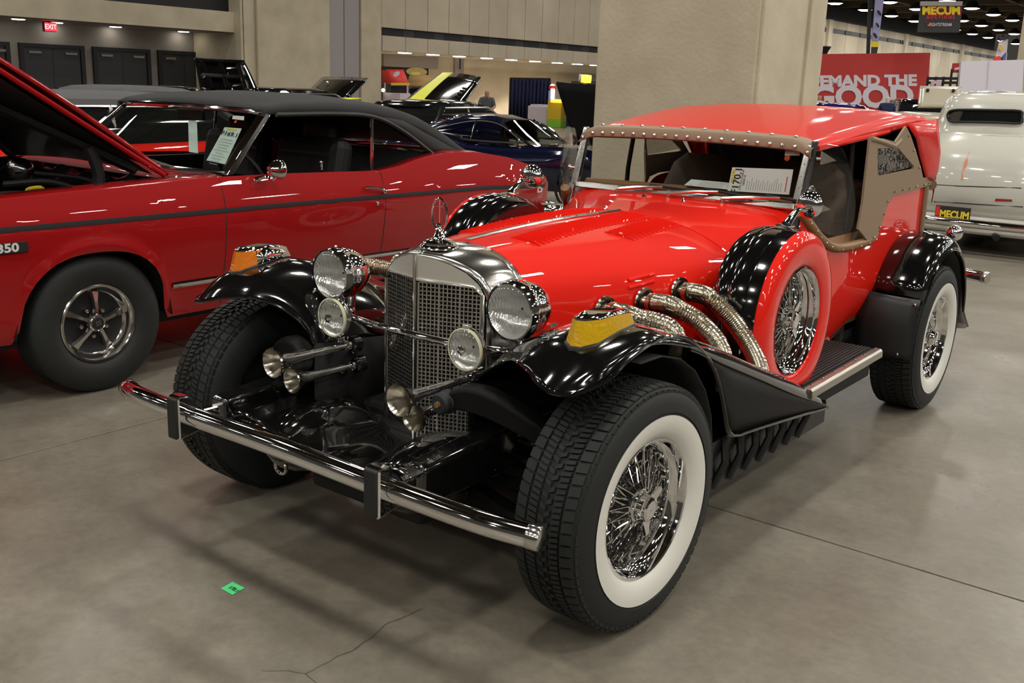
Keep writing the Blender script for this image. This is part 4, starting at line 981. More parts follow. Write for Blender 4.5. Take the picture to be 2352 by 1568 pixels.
# ---------------------------------------------------------------- side-mounted spares, mirrors
SC = V(.665, 1.205, .695)
for s in (1, -1):
    cov = MB().lathe([(.20, -.115), (.27, -.118), (.315, -.105), (.334, -.075), (.340, -.035), (.3395, -.034), (.337, -.031), (.340, -.028), (.3425, 0), (.340, .035), (.337, .038), (.340, .041), (.336, .066), (.330, .088)], SC, (1, 0, 0), 72)
    (cov if s == 1 else mirror_mb(cov)).build('spare_cover', 'black_gloss', CAR)
    ring = MB().lathe([(.328, .080), (.334, .088), (.331, .101), (.318, .114), (.295, .121), (.27, .123), (.245, .121), (.225, .117), (.212, .113), (.206, .106), (.204, .09)], SC, (1, 0, 0), 72)
    (ring if s == 1 else mirror_mb(ring)).build('spare_ring', 'scarlet', CAR)
    sw_ = MB().lathe([(.20, .112), (.197, .104), (.192, .10), (.19, .085), (.184, .078)], (0, 0, 0), (1, 0, 0), 60).build('spare_wheel', 'chrome', CAR)
    add_rim(sw_)
    sw_.location = (SC.x*s, SC.y, SC.z); sw_.rotation_euler = (.4, 0, 0 if s > 0 else PI); sw_.scale = (1., 1., 1.)
    # mirror
    b0 = V(.66*s, 1.275, 1.030); h0 = V(.672*s, 1.455, 1.100)
    m = MB().loft([[b0+V(.034*math.cos(a), .050*math.sin(a), z-.0) for a in [2*PI*k/18 for k in range(18)]] for z in (0, .006)], True)
    m.tube(cr([b0+V(0, .012, .004), b0+V(.002*s, .045, .028), b0+V(.006*s, .10, .055), h0+V(0, -.03, -.02)], 5), [.020, .019, .018, .017, .016, .015, .014, .013, .012, .0115, .011, .0105, .010, .010, .010, .010], 10)
    m.build('mirror_stalk', 'chrome', CAR)
    ax = V(-.18*s, -1, -.05).normalized()
    MB().lathe([(.002, .032), (.02, .0305), (.038, .024), (.050, .012), (.055, 0), (.055, -.008), (.051, -.010)], h0, ax, 32).build('mirror_shell', 'chrome', CAR)
    MB().disc(h0-ax*.009, -ax, .051, 28).build('mirror_glass', 'chrome', CAR, smooth=0)
# ---------------------------------------------------------------- running boards, rear wings, tail
for s in (1, -1):
    rb = MB().prism([V(x*s, 1.24, z) for x, z in ((.52, .40), (.835, .40), (.835, .435), (.52, .435))], (0, .77, .015)); rbo = rb.build('running_board', 'black_satin', CAR, smooth=0, bevel=.006)
    for k in range(16):
        x = .56+.0155*k; MB().prism([V(x*s, 1.26, .4375), V((x+.009)*s, 1.26, .4375), V((x+.009)*s, 1.26, .4425), V(x*s, 1.26, .4425)], (0, .73, .0142)).build('tread_rib', 'rubber', rbo, smooth=0)
    MB().prism([V(x*s, 1.24, z) for x, z in ((.815, .438), (.842, .437), (.850, .428), (.852, .402), (.845, .395), (.835, .395))], (0, .78, .015)).build('board_trim', 'brushed', rbo, smooth=0, bevel=.003)
    for k in range(7):
        y = 1.28+.115*k; MB().ball((.826*s, y, .441+.015*(y-1.24)/.77), .004, 6, 4).build('stud', 'chrome', rbo)
    MB().box((.70*s, 1.64, .36), (.22, .72, .07)).build('board_frame', 'rubber_dark', CAR, smooth=0, bevel=.01)
    # rear wing
    cy, cz = 2.845, .415
    rows = []
    for k in range(25):
        a = math.radians(200-225*k/24)  # front low -> over -> rear low
        ry = .455; rz = .455
        y = cy+ry*math.cos(a); z = cz+rz*math.sin(a)
        if k > 21: y = cy+ry*math.cos(math.radians(200-225*21/24))+.045*(k-21); z = cz+rz*math.sin(math.radians(200-225*21/24))-.045*(k-21)
        nrm = V(0, math.cos(a), math.sin(a)); p = V(0, y, z)
        rows.append([V((.56)*s, *(p-nrm*.05)[1:]), V(.60*s, *(p-nrm*.012)[1:]), V(.66*s, *(p+nrm*.006)[1:]), V(.73*s, *(p+nrm*.010)[1:]), V(.80*s, *(p+nrm*.0)[1:]), V(.845*s, *(p-nrm*.022)[1:]), V(.862*s, *(p-nrm*.050)[1:]), V(.866*s, *(p-nrm*.066)[1:])])
    rows = [cr(r, 3) for r in rows[5:]]
    rw = MB().grid(rows); rw.build('rear_wing', 'black_gloss', CAR, solid=.006)
    MB().tube([r[-1] for r in rows], .006, 8).build('rear_wing_lip', 'black_gloss', CAR)
    ia2 = []
    for k in range(20):
        a = math.radians(195-215*k/19); ia2.append([V(x*s, cy+.40*math.cos(a), cz-.01+.39*math.sin(a)) for x in (.40, .6, .845)])
    MB().grid(ia2).build('rear_inner_arch', 'rubber_dark', CAR, solid=.003)
    MB().box((.52*s, 2.75, .62), (.12, 1.0, .5)).build('rear_inner_panel', 'black_satin', CAR, smooth=0, bevel=.03)
    # stone guard flap ahead of the rear wheel
    fl = MB(); rows = []
    for k in range(9):
        t = k/8; z = .625-.285*t; y = 2.415-.01*t-.03*math.sin(PI*t*.9)
        rows.append([V((.60+.255*u/6)*s, y+.05*(u/6)**3, z-.02*(u/6)) for u in range(7)])
    fl.grid(rows); fo_ = fl.build('stone_guard', 'black_satin', CAR, solid=.006)
    for (x, z, y) in ((.615, .60, 2.395), (.842, .585, 2.44), (.80, .345, 2.41)): MB().ball((x*s, y-.004, z), .007, 8, 5).build('bolt', 'chrome', fo_)
    # tail lamp on the wing
    c = V(.775*s, 3.19, .845)
    MB().tube([c+V(0, -.02, -.075), c+V(0, 0, -.03)], [.03, .016], 12).lathe([(.002, .045), (.022, .04), (.036, .022), (.041, 0), (.041, -.02)], c, (0, -1, .15), 24).build('tail_lamp', 'chrome', CAR)
    MB().lathe([(.041, -.02), (.036, -.03), (.002, -.036)], c, (0, -1, .15), 24).build('tail_lens', 'lens_red', CAR)
    MB().tube([V(.45*s, 3.1, .42), V(.45*s, 3.55, .5)], .03, 8).build('bumper_iron', 'black_satin', CAR)
P = cr([(-.90, 3.50, .585), (-.6, 3.58, .585), (0, 3.62, .585), (.6, 3.58, .585), (.90, 3.50, .585)], 8)
MB().tube(P, .031, 20).build('rear_bumper', 'chrome', CAR)
for s in (1, -1): MB().lathe([(.033, -.03), (.033, 0), (.03, .004), (.002, .004)], (.90*s, 3.50, .585), (s*.9, -.25, 0), 20).build('bumper_cap', 'chrome_soft', CAR)
MB().prism([V(-.5, 3.10, .44), V(.5, 3.10, .44), V(.5, 3.30, .50), V(-.5, 3.30, .50)], (0, 0, .38)).build('luggage_trunk', 'scarlet', CAR, smooth=0, bevel=.04)

# ---------------------------------------------------------------- papers in the windscreen (lie against the glass: their own things)
def sheet(name, label, cat, corners, base='paper'):
    c = [Vector(q) for q in corners]   # bl, br, tr, tl
    t = thing(name, label, cat, (c[0]+c[1])/2)
    n = (c[1]-c[0]).cross(c[3]-c[0]).normalized(); m = MB(); m.prism(c, -n*.002); m.build('sheet', base, t, smooth=0)
    return t, c, n
def scr(px, py, d=-.01):
    "point on the windscreen plane"
    n = (br-bl).cross(tl-bl).normalized(); r = ray(px, py); tt = (bl+V(0, .02, .0)-CAMP).dot(n)/r.dot(n); return CAMP+r*tt
t, c, n = sheet('auction_sheet', 'white auction sheet reading F170.1 propped behind the roadster windscreen', 'paper sheet', [scr(1671, 438), scr(1812, 447), scr(1822, 389), scr(1682, 384)])
W_ = (c[1]-c[0]); H_ = (c[3]-c[0])
def on_sheet(u, v): return c[0].lerp(c[1], u).lerp(c[3].lerp(c[2], u), v)
upv = -(c[1]-c[0]).normalized(); rgt = (c[3]-c[0]).normalized()
if n.dot(CAMP-c[0]) < 0: n = -n
def stext(txt, size, u, v, m, name, bold=.0, sx=1.):
    text_mb(txt, size, on_sheet(u, v)+n*.0006, rgt, upv, .0006, bold=bold, sx=sx).build(name, m, t, smooth=0)
stext('F170.1', .044, .125, .45, 'ink', 'lot_number', .0008)
stext('MECUM', .016, .045, .62, 'ink_yellow', 'auction_name', .0008)
stext('1970 EXCALIBUR', .012, .20, .48, 'ink', 'heading'); stext('SERIES III', .012, .245, .48, 'ink', 'heading')
for k in range(16):
    u = .30+.037*k; L = random.uniform(.45, .85)
    a = on_sheet(u, .08); b = on_sheet(u, .08+L*.7); d = (c[1]-c[0]).normalized()*.0011
    MB().add([a-d+n*.0006, b-d+n*.0006, b+d+n*.0006, a+d+n*.0006], [(0, 1, 2, 3)]).build('text_line', 'ink_grey', t, smooth=0)
a = on_sheet(.93, .1); b = on_sheet(.93, .7); d = (c[1]-c[0]).normalized()*.002
MB().add([a-d+n*.0006, b-d+n*.0006, b+d+n*.0006, a+d+n*.0006], [(0, 1, 2, 3)]).build('red_rule', 'ink_red', t, smooth=0)
t, c, n = sheet('paper_card', 'grey-white printed card lying flat on the roadster dashboard behind the wipers', 'card', [V(.01, 1.668, 1.108), V(.235, 1.668, 1.108), V(.24, 1.73, 1.130), V(.01, 1.73, 1.130)])
MB().disc(c[0].lerp(c[2], .15)+V(0, 0, .003)+V(-.005, .01, 0), V(0, -.3, 1), .014, 16).build('seal', 'ink_red', t, smooth=0)
for k in range(4):
    a = V(.07, 1.672+.013*k, 1.1125+.0044*k); MB().box(a+V(.06, 0, .001), (.12, .002, .0006)).build('text_line', 'ink_grey', t, smooth=0)
t, c, n = sheet('paper_tag', 'small white tag stuck at the top corner of the roadster windscreen', 'tag', [scr(1802, 357), scr(1836, 357), scr(1838, 344), scr(1804, 344)])
p = scr(1808, 363); o = MB().lathe([(.001, .001), (.012, .001), (.012, -.001)], p, (br-bl).cross(tl-bl), 16).build('sticker', 'orange_dot', smooth=0); tag(o, 'round orange inspection sticker on the roadster windscreen', 'sticker')
# placeholder
# ================================================================== dark red convertible at the left
CX, CY = -3.15, .16      # its centre line and front axle
CONV = thing('red_convertible', 'dark red convertible with black fabric roof, raised bonnet and five-spoke wheels', 'car', (CX, 1.6, 0))
def rally_wheel(par, loc, rz, spin=0.):
    w = MB().lathe([(.19, .09), (.20, .10), (.235, .112), (.275, .114), (.305, .106), (.325, .095), (.334, .08), (.336, .04), (.336, -.04), (.334, -.08), (.322, -.098), (.27, -.112), (.2, -.10), (.19, -.09)], ax=(1, 0, 0), n=72).build('wheel', 'rubber')
    for k in range(3):
        x = -.045+.045*k; MB().lathe([(.3366, x-.004), (.334, x), (.3366, x+.004)], ax=(1, 0, 0), n=72).build('tread_groove', 'rubber_dark', w)
    MB().lathe([(.188, .084), (.192, .096), (.187, .101), (.178, .099), (.170, .088), (.166, .07), (.160, .05), (.150, .042)], ax=(1, 0, 0), n=60).build('trim_ring', 'chrome_soft', w)
    MB().lathe([(.152, .044), (.12, .028), (.06, .034), (.002, .04)], ax=(1, 0, 0), n=40).build('wheel_disc', 'interior_black', w)
    sp0 = None
    for k in range(5):
        if sp0 is None:
            sp0 = o = MB().loft([[V(x, r, t) for x, t in ((.030+dx, -hw), (.046+dx, -hw*.6), (.046+dx, hw*.6), (.030+dx, hw))] for r, hw, dx in ((.035, .017, .030), (.07, .012, .026), (.11, .015, .014), (.15, .026, .004))], True).build('wheel_spoke', 'chrome_soft', w)
        else: o = sp0.copy(); COL.objects.link(o)
        o.rotation_euler = (2*PI*k/5, 0, 0)
        a = 2*PI*(k+.5)/5; MB().lathe([(.013, .03), (.013, .05), (.009, .056), (.002, .058)], (0, .068*math.cos(a), .068*math.sin(a)), (1, 0, 0), 8).build('lug_nut', 'chrome_soft', w)
    MB().lathe([(.045, .05), (.044, .078), (.036, .088), (.034, .086), (.002, .086)], ax=(1, 0, 0), n=28).build('hub_cap', 'chrome_soft', w)
    MB().lathe([(.031, .0865), (.028, .089), (.002, .089)], ax=(1, 0, 0), n=24).build('cap_badge', 'interior_black', w)
    text_mb('SS', .030, (.0895, 0, 0), (0, 1, 0), (0, 0, 1), .001, bold=.001).build('badge_letters', 'chrome_soft', w, smooth=0)
    w.parent = par; w.matrix_parent_inverse = parent_inv(par); w.location = loc; w.rotation_euler = (spin, 0, rz); return w
rally_wheel(CONV, (CX+.80, CY, .336), 0, .2)
for (x, y, rz) in ((-.80, CY, PI), (.80, CY+2.76, 0), (-.80, CY+2.76, PI)): rally_wheel(CONV, (CX+x, y, .336), rz, .5)
ZT = [(-.80, .90), (-.55, .935), (-.3, .955), (.1, .97), (.5, .985), (.88, .998), (1.3, .995), (1.83, .985), (2.02, .975), (2.2, .995), (2.45, 1.04), (2.68, 1.066), (2.95, 1.062), (3.3, 1.015), (3.6, .945), (3.78, .87), (3.86, .80)]
def ip(T, y):
    if y <= T[0][0]: return T[0][1]
    for (a, za), (b, zb_) in zip(T[:-1], T[1:]):
        if y <= b: t = (y-a)/(b-a); t2 = t*t*(3-2*t)*.3+t*.7; return za+(zb_-za)*t2
    return T[-1][1]
XP_ = [(.26, .84), (.34, .875), (.45, .90), (.60, .932), (.72, .948), (.80, .952), (.83, .950), (.88, .938), (.94, .918), (1.0, .895), (1.07, .865)]
def ztop(y): return ip(ZT, y)
def zbot(y):
    z = .30 if y < 3.3 else .30+.16*(y-3.3)
    if y < -.35: z = .34
    for yc, R, top_ in ((CY-.01, .372, .688), (CY+2.75, .40, .668)):
        d = (y-yc)/R
        if abs(d) < 1: z = max(z, .30+(top_-.30)*(1-abs(d)**2.6)**(1/2.6))
    return z
ys = sorted(set([round(-.80+.05*k, 3) for k in range(94)]+[CY-.01-.372+.001, CY-.01+.372-.001, CY+2.75-.399, CY+2.75+.399, CY-.34, CY+.32]))
def cside(y, z):
    x = ip(XP_, z); nose = .10*max(0, (-.45-y)/.35)**2; tail = .12*max(0, (y-3.2)/.66)**2; waist = .012*math.sin(max(0, min(1, (y-.6)/1.6))*PI)
    flare = 0
    for yc in (CY-.01, CY+2.75):
        d = math.hypot(y-yc, z-.336); flare = max(flare, .014*max(0, 1-abs(d-.385)/.05))
    return x-nose-tail-waist+flare
rows = []
for y in ys:
    zt, zb_ = ztop(y), zbot(y); zb_ = min(zb_, zt-.05)
    rows.append([V(CX+cside(y, zt+(zb_-zt)*k/15), y, zt+(zb_-zt)*k/15) for k in range(16)])
sm_ = MB().grid(rows); CS = Surf(sm_)
def mirC(mb):
    q = MB(); q.v = [V(2*CX-v.x, v.y, v.z) for v in mb.v]; q.f = [list(reversed(f)) for f in mb.f]; q.mi = list(mb.mi); return q
def bothC(mb, name, m, **k): return mb.build(name, m, CONV, **k), mirC(mb).build(name, m, CONV, **k)
bothC(sm_, 'body_side', 'maroon_red')
# wing tops and rear deck
ft = MB().grid([[V(CX+cside(y, ztop(y))-d, y, ztop(y)+.010*math.sin(min(1, d/.1)*PI/2)) for d in (0, .02, .06, .13)] for y in [-.80+.1*k for k in range(18)]]); bothC(ft, 'wing_top', 'maroon_red', solid=.006)
dk = []
for y in [1.95+.09*k for k in range(22)]:
    zt = ztop(y); x = cside(y, zt); dk.append([V(CX+x*u, y, zt+.012*min(1, (1-u)*8)*(1 if y > 2.7 else (y-1.95)/.75)-(.0 if u > .8 else .0)) for u in (1, .97, .9, .75, .5, .25, 0)])
bothC(MB().grid(dk[8:]), 'rear_deck', 'maroon_red', solid=.006)
bothC(MB().grid([[r[0], r[1], r[2]+V(0, 0, .0)] for r in dk[:9]]), 'quarter_top', 'maroon_red', solid=.006)
# tail and nose panels
def endp(y, z0): return [[V(CX+cside(y, z)*u, y, z) for u in (-1, -.5, 0, .5, 1)] for z in [z0+(ztop(y)-z0)*k/5 for k in range(6)]]
MB().grid(endp(3.855, .42)).build('tail_panel', 'maroon_red', CONV, solid=.01); MB().grid(endp(-.795, .40)).build('nose_panel', 'interior_black', CONV, solid=.01)
for k in range(9): MB().box((CX, -.81, .50+.045*k), (1.5, .02, .012)).build('grille_bar', 'chrome_soft', CONV, smooth=0)
MB().tube(cr([(CX-.93, -.70, .46), (CX-.85, -.85, .46), (CX, -.93, .46), (CX+.85, -.85, .46), (CX+.93, -.70, .46)], 6), .055, 12).build('front_bumper', 'chrome', CONV)
MB().tube(cr([(CX-.92, 3.62, .62), (CX-.88, 3.90, .60), (CX, 3.98, .60), (CX+.88, 3.90, .60), (CX+.92, 3.62, .62)], 6), .065, 12).build('rear_bumper', 'chrome', CONV)
MB().box((CX, 1.6, .30), (1.5, 4.0, .10)).build('chassis', 'rubber_dark', CONV, smooth=0)
for yc in (CY, CY+2.76):
    for s in (1, -1):
        ar_ = [[V(CX+s*x, yc+.40*math.cos(a), .32+.40*math.sin(a)) for x in (.45, .9)] for a in [PI*k/12 for k in range(13)]]; MB().grid(ar_).build('wheel_arch', 'rubber_dark', CONV)
# stripe, mouldings, gaps
def on_side(y, z, d=.002): return V(CX+cside(y, z)+d, y, z)
st_ = MB().grid([[on_side(y, z+(.0 if y < 3 else -.05*(y-3)), .0022) for z in (.842, .828, .818)] for y in [-.78+.06*k for k in range(77)]]); bothC(st_, 'side_stripe', 'strip_black')
rk = MB().grid([[on_side(y, z, d) for z, d in ((.485, .002), (.475, .012), (.462, .012), (.452, .002))] for y in [.56+.1*k for k in range(20)]]); bothC(rk, 'sill_trim', 'chrome')
for y, z0, z1, sl in ((.875, .985, .33, 0), (2.03, .97, .33, 0)):
    bothC(MB().tube([on_side(y, z0+(z1-z0)*k/12, -.001) for k in range(13)], .0035, 5), 'door_gap', 'joint_black')
a_, n_ = CS.px(838, 431); b_, _q = CS.px(882, 434)
bothC(MB().tube(cr([a_+V(.004, 0, 0), a_+V(.028, .02, .004), a_.lerp(b_, .5)+V(.032, 0, .004), b_+V(.03, -.03, 0), b_+V(.006, 0, -.004)], 4), .008, 8).ball(b_+V(.015, -.01, -.012), .016, 10, 6), 'door_handle', 'chrome')
p_, n_ = CS.px(868, 467); bothC(MB().lathe([(.014, 0), (.014, .005), (.010, .009), (.002, .008)], p_, n_, 16), 'door_lock', 'chrome')
p_, n_ = CS.px(18, 570)
MB().box(p_+V(.004, 0, 0), (.008, .175, .048)).build('engine_badge', 'interior_black', CONV, smooth=0, bevel=.003)
text_mb('350', .052, p_+V(.008, -.005, 0), (0, 1, 0), (0, 0, 1), .002, bold=.002, sx=1.25).build('badge_numerals', 'silver_letter', CONV, smooth=0)
p_, n_ = CS.px(1238, 436); text_mb('D', .055, p_+V(.004, 0, 0), (0, 1, -.06), (0, 0, 1), .004, bold=.002, sx=1.6).build('tail_letter', 'silver_letter', CONV, smooth=0)
# door mirror
mp = on(640, 388, 'X', CX+.99)
m = MB().lathe([(.002, -.075), (.02, -.07), (.045, -.03), (.056, 0), (.054, .006)], mp, (-.1, 1, .05), 24); m.build('mirror_shell', 'chrome', CONV)
q = on(585, 413, 'X', CX+.92); MB().tube(cr([q, q+V(.02, .06, .015), mp+V(0, -.04, -.05), mp+V(0, -.02, -.02)], 4), [.014, .013, .012, .011, .011, .011, .011, .011, .011, .011, .011, .011, .011], 8).build('mirror_arm', 'chrome', CONV)
# ---- cabin: windscreen, roof, windows
bA, tA = V(CX+.80, .985, 1.005), V(CX+.70, 1.335, 1.315)
def arcx(a, bow, n=12): return [V(CX+(a.x-CX)*(1-2*k/n), a.y-bow*(1-(1-2*k/n)**2), a.z+.012*(1-(1-2*k/n)**2)) for k in range(n+1)]
wb_, wt_ = arcx(bA, .20), arcx(tA, .10)
scrn = MB().grid([[a.lerp(b, t) for a, b in zip(wb_, wt_)] for t in (0, .25, .5, .75, 1)]); scrn.build('windscreen', 'glass', CONV)
MB().tube(wt_, .016, 8).tube(wb_, .012, 8).build('windscreen_surround', 'chrome', CONV)
for s in (1, -1):
    pA = MB().loft([[V(CX+s*(x-CX), y, z) for x, y, z in ((bb.x+dx, bb.y+dy, bb.z) for dx, dy in ((-.03, -.02), (.022, -.01), (.028, .03), (-.02, .035)))] for bb in (bA+V(0, 0, -.01), bA.lerp(tA, .5), tA)], True); pA.build('windscreen_pillar', 'chrome', CONV, bevel=.004)
# dark instrument board and cowl
MB().grid([[V(CX+.74*u, y, z-.0*u*u) for u in (-1, -.5, 0, .5, 1)] for y, z in ((.80, 1.005), (1.05, 1.0), (1.25, .965), (1.3, .90), (1.3, .7))]).build('dashboard', 'interior_black', CONV)
MB().box((CX, 2.0, .45), (1.5, 2.0, .1)).build('cabin_floor', 'interior_black', CONV, smooth=0)
bothC(MB().box((CX+.80, 1.5, .70), (.06, 1.3, .54)), 'door_lining', 'interior_black', smooth=0)
for x in (-.38, .38):
    MB().box((CX+x, 1.62, .62), (.6, .55, .2)).build('seat_cushion', 'interior_black', CONV, smooth=0, bevel=.05); MB().box((CX+x, 1.93, .88), (.58, .16, .56), Matrix.Rotation(-.2, 3, 'X')).build('seat_back', 'interior_black', CONV, smooth=0, bevel=.06)
    MB().box((CX+x, 2.02, 1.18), (.26, .1, .14)).build('head_rest', 'interior_black', CONV, smooth=0, bevel=.04)
sb_ = MB(); sb_.box((CX, 2.62, .86), (1.44, .18, .40), Matrix.Rotation(-.25, 3, 'X')); sb_.build('rear_bench', 'seat_grey', CONV, smooth=0, bevel=.06) if 'seat_grey' in MATS else None
c = V(CX+.38, 1.42, .93); n = V(0, 1, .5).normalized(); r_, u_, n = frame(n)
MB().tube([c+r_*.19*math.cos(2*PI*k/28)+u_*.19*math.sin(2*PI*k/28) for k in range(29)], .012, 6, cap=False).tube([c, c-n*.2], .02, 6).tube([c-r_*.19, c+r_*.19], .012, 6).build('steering_wheel', 'interior_black', CONV)
MB().tube([V(CX+.835, 1.62, .985), V(CX+.835, 1.62, 1.04)], .007, 6).ball((CX+.835, 1.62, 1.04), .011, 8, 6).build('lock_knob', 'chrome', CONV)
# fabric roof: half sections (offset from centre, height)
RF = [(1.30, .715, 1.318, 1.345), (1.36, .735, 1.335, 1.375), (1.5, .75, 1.345, 1.405), (1.8, .762, 1.345, 1.418), (2.1, .765, 1.325, 1.408), (2.35, .765, 1.285, 1.38), (2.55, .765, 1.225, 1.335), (2.72, .765, 1.155, 1.27), (2.86, .765, 1.095, 1.19), (2.97, .765, 1.06, 1.10)]
rows = [cr([(CX+x, y, ze-.03), (CX+x+.004, y, ze), (CX+x-.03, y, ze+(zc-ze)*.45), (CX+x*.75, y, zc-.022), (CX+x*.4, y, zc-.005), (CX, y, zc)], 3) for y, x, ze, zc in RF]
rf = MB().grid(rows); q = mirC(rf); rf.add(q.v, q.f); rf.build('fabric_roof', 'black_cloth', CONV, solid=.012)
# rear sail panel of the roof down to the quarter
sp_ = MB(); o1 = [(2.10, 1.30), (2.25, 1.24), (2.4, 1.165), (2.55, 1.085), (2.62, 1.055)]; o2 = [(2.35, 1.27), (2.5, 1.21), (2.66, 1.15), (2.8, 1.095), (2.90, 1.062)]
sp_.grid([[V(CX+.772-.0*k, a[0]+(b[0]-a[0])*t, a[1]+(b[1]-a[1])*t+.0) for k, (a, b) in enumerate(zip(o1, o2))] for t in (0, .5, 1)]); bothC(sp_, 'roof_sail', 'black_cloth', solid=.012)
ed = MB().tube(cr([V(CX+.765, 1.36, 1.305), V(CX+.778, 1.8, 1.31), V(CX+.782, 2.10, 1.29), V(CX+.785, 2.35, 1.20), V(CX+.785, 2.62, 1.055)], 5), .014, 8); bothC(ed, 'roof_edge', 'black_satin')
# side glass: quarter window and division
qw = MB().add([V(CX+.80, 2.07, .985), V(CX+.80, 2.60, 1.055), V(CX+.775, 2.36, 1.19), V(CX+.770, 2.10, 1.285)], [(0, 1, 2, 3)]); bothC(qw, 'quarter_window', 'glass', smooth=0)
bothC(MB().tube([V(CX+.80, 2.055, .98), V(CX+.772, 2.085, 1.285)], .011, 8), 'window_division', 'chrome')
MB().tube(cr([V(CX-.75, 2.55, 1.055), V(CX-.6, 2.98, 1.085), V(CX, 3.06, 1.095), V(CX+.6, 2.98, 1.085), V(CX+.75, 2.55, 1.055)], 6), .012, 8).build('roof_well_trim', 'chrome', CONV)
# ---- raised bonnet, hinge and engine bay
h0 = V(0, .66, 1.000); hd = V(0, -.826, .514).normalized(); hn = V(0, -.514, -.826).normalized()   # hn: towards the underside
bon = MB(); rows = []
for k in range(15):
    t = 1.52*k/14; cvt = .03*math.sin(PI*k/14); rows.append([V(CX+.76*u, 0, 0)+h0+hd*t-hn*(cvt+.03*(1-u*u)) for u in (-1, -.97, -.75, -.5, -.25, 0, .25, .5, .75, .97, 1)])
bn = bon.grid(rows).build('bonnet', 'maroon_red', CONV, solid=.02, off=1)
ul = MB(); ul.grid([[V(CX+.72*u, 0, 0)+h0+hd*t+hn*(.022-.03*(1-u*u)) for u in (-1, -.6, -.2, .2, .6, 1)] for t in (.05, .5, 1.0, 1.47)]); ul.build('bonnet_lining', 'interior_black', bn)
for (u0, t0, u1, t1) in ((-.9, .1, -.25, .7), (.9, .1, .25, .7), (-.25, .7, -.9, 1.4), (.25, .7, .9, 1.4), (.25, .7, -.25, .7)):
    MB().tube([V(CX+.72*u0, 0, 0)+h0+hd*t0+hn*.03, V(CX+.72*u1, 0, 0)+h0+hd*t1+hn*.03], .028, 6).build('bonnet_brace', 'interior_black', bn)
for s in (1, -1): MB().tube([V(CX+.76*s, 0, 0)+h0+hd*t+hn*.004 for t in (.02, .5, 1., 1.5)], .013, 8).build('bonnet_flange', 'maroon_red', bn)
for s in (1, -1): MB().tube(cr([V(CX+.66*s, .32, .88), V(CX+.665*s, .34, 1.02), V(CX+.66*s, .30, 1.15)], 4), .03, 8).build('bonnet_hinge', 'interior_black', CONV)
MB().box((CX, .05, .62), (1.45, 1.5, .3)).build('engine_bay', 'rubber_dark', CONV, smooth=0)
bothC(MB().grid([[V(CX+.77, y, ztop(y)-.005), V(CX+.74, y, .8), V(CX+.72, y, .6)] for y in (-.75, -.3, .2, .7)]), 'inner_wing', 'interior_black')
en = MB().lathe([(.002, .10), (.05, .095), (.19, .085), (.2, .08), (.2, .0), (.19, -.01)], (CX+.12, -.10, .80), (0, 0, 1), 40); en.build('air_cleaner', 'interior_black', CONV)
MB().lathe([(.205, .083), (.21, .078), (.205, .07)], (CX+.12, -.10, .80), (0, 0, 1), 40).build('air_cleaner_rim', 'chrome', CONV)
MB().lathe([(.198, .065), (.199, .0)], (CX+.12, -.10, .805), (0, 0, 1), 40).build('air_filter', 'brushed', CONV)
fo1 = MB().grid([[V(CX+.62-1.24*u, .52+.12*v, .90+.075*v+.012*math.sin(u*23+v*5)+.008*math.sin(u*57)) for u in [k/30 for k in range(31)]] for v in [k/6 for k in range(7)]]); fo1.build('firewall_foil', 'chrome_soft', CONV, smooth=20)
for (P, r, m_) in (([(.45, .45, .88), (.3, .3, .95), (.1, .15, .93)], .018, 'interior_black'), ([(.55, .30, .80), (.5, .1, .92), (.3, -.2, .9)], .014, 'interior_black'), ([(.6, .5, .86), (.4, .45, .96), (-.1, .42, .96)], .012, 'rubber'), ([(.30, .25, .90), (.33, .22, .93), (.28, .18, .92), (.34, .14, .90)], .010, 'ink_yellow'), ([(-.5, .4, .93), (-.45, .2, 1.0), (-.6, .1, .95)], .012, 'interior_black')):
    MB().tube(cr([(CX+a, b, c2) for a, b, c2 in P], 5), r, 8).build('engine_hose', m_, CONV)
MB().ball((CX-.35, .46, .96), .08, 14, 8, (1.2, .8, .8)).build('brake_servo', 'chrome_soft', CONV)
MB().box((CX-.2, -.2, .80), (.5, .7, .1)).build('engine_block', 'black_satin', CONV, smooth=0, bevel=.03)
# wiper on the cowl
cw = V(CX+.55, .86, 1.015); MB().tube([cw, cw+V(-.20, -.02, .03), cw+V(-.48, -.07, .065)], .007, 8).build('wiper_arm', 'chrome_soft', CONV)
MB().grid([[V(CX+.78*u, y, z) for u in (-1, -.5, 0, .5, 1)] for y, z in ((.64, .985), (.72, 1.0), (.86, 1.005))]).build('cowl_panel', 'maroon_red', CONV)
# sheet behind the glass
pn = (wt_[2]-wb_[2]).normalized()
SR = Surf(scrn)
def sp3(px, py):
    h, n = SR.px(px, py); return h+ray(px, py)*.03
t, c, n = sheet('auction_sheet', 'pale teal auction sheet reading F169.1 inside the red convertible windscreen', 'paper sheet', [sp3(474, 368), sp3(517, 377), sp3(555, 295), sp3(516, 292)], 'paper_teal')
if n.dot(CAMP-c[0]) < 0: n = -n
rg = (c[1]-c[0]).normalized(); upv = (c[3]-c[0]).normalized()
text_mb('F169.1', .046, c[3].lerp(c[2], .52)-upv*.055+n*.002, rg, upv, .001, bold=.001, sx=.9).build('lot_number', 'ink', t, smooth=0)
text_mb('MECUM', .018, c[3].lerp(c[2], .5)-upv*.015+n*.002, rg, upv, .001, bold=.001).build('auction_name', 'ink_yellow', t, smooth=0)
for k in range(10):
    L = random.uniform(.4, .8); o_ = c[3].lerp(c[2], .5)-upv*(.10+.022*k)+n*.003; MB().add([o_-rg*.06*L-upv*.002, o_+rg*.06*L-upv*.002, o_+rg*.06*L+upv*.002, o_-rg*.06*L+upv*.002], [(0, 1, 2, 3)]).build('text_line', 'ink_grey', t, smooth=0)
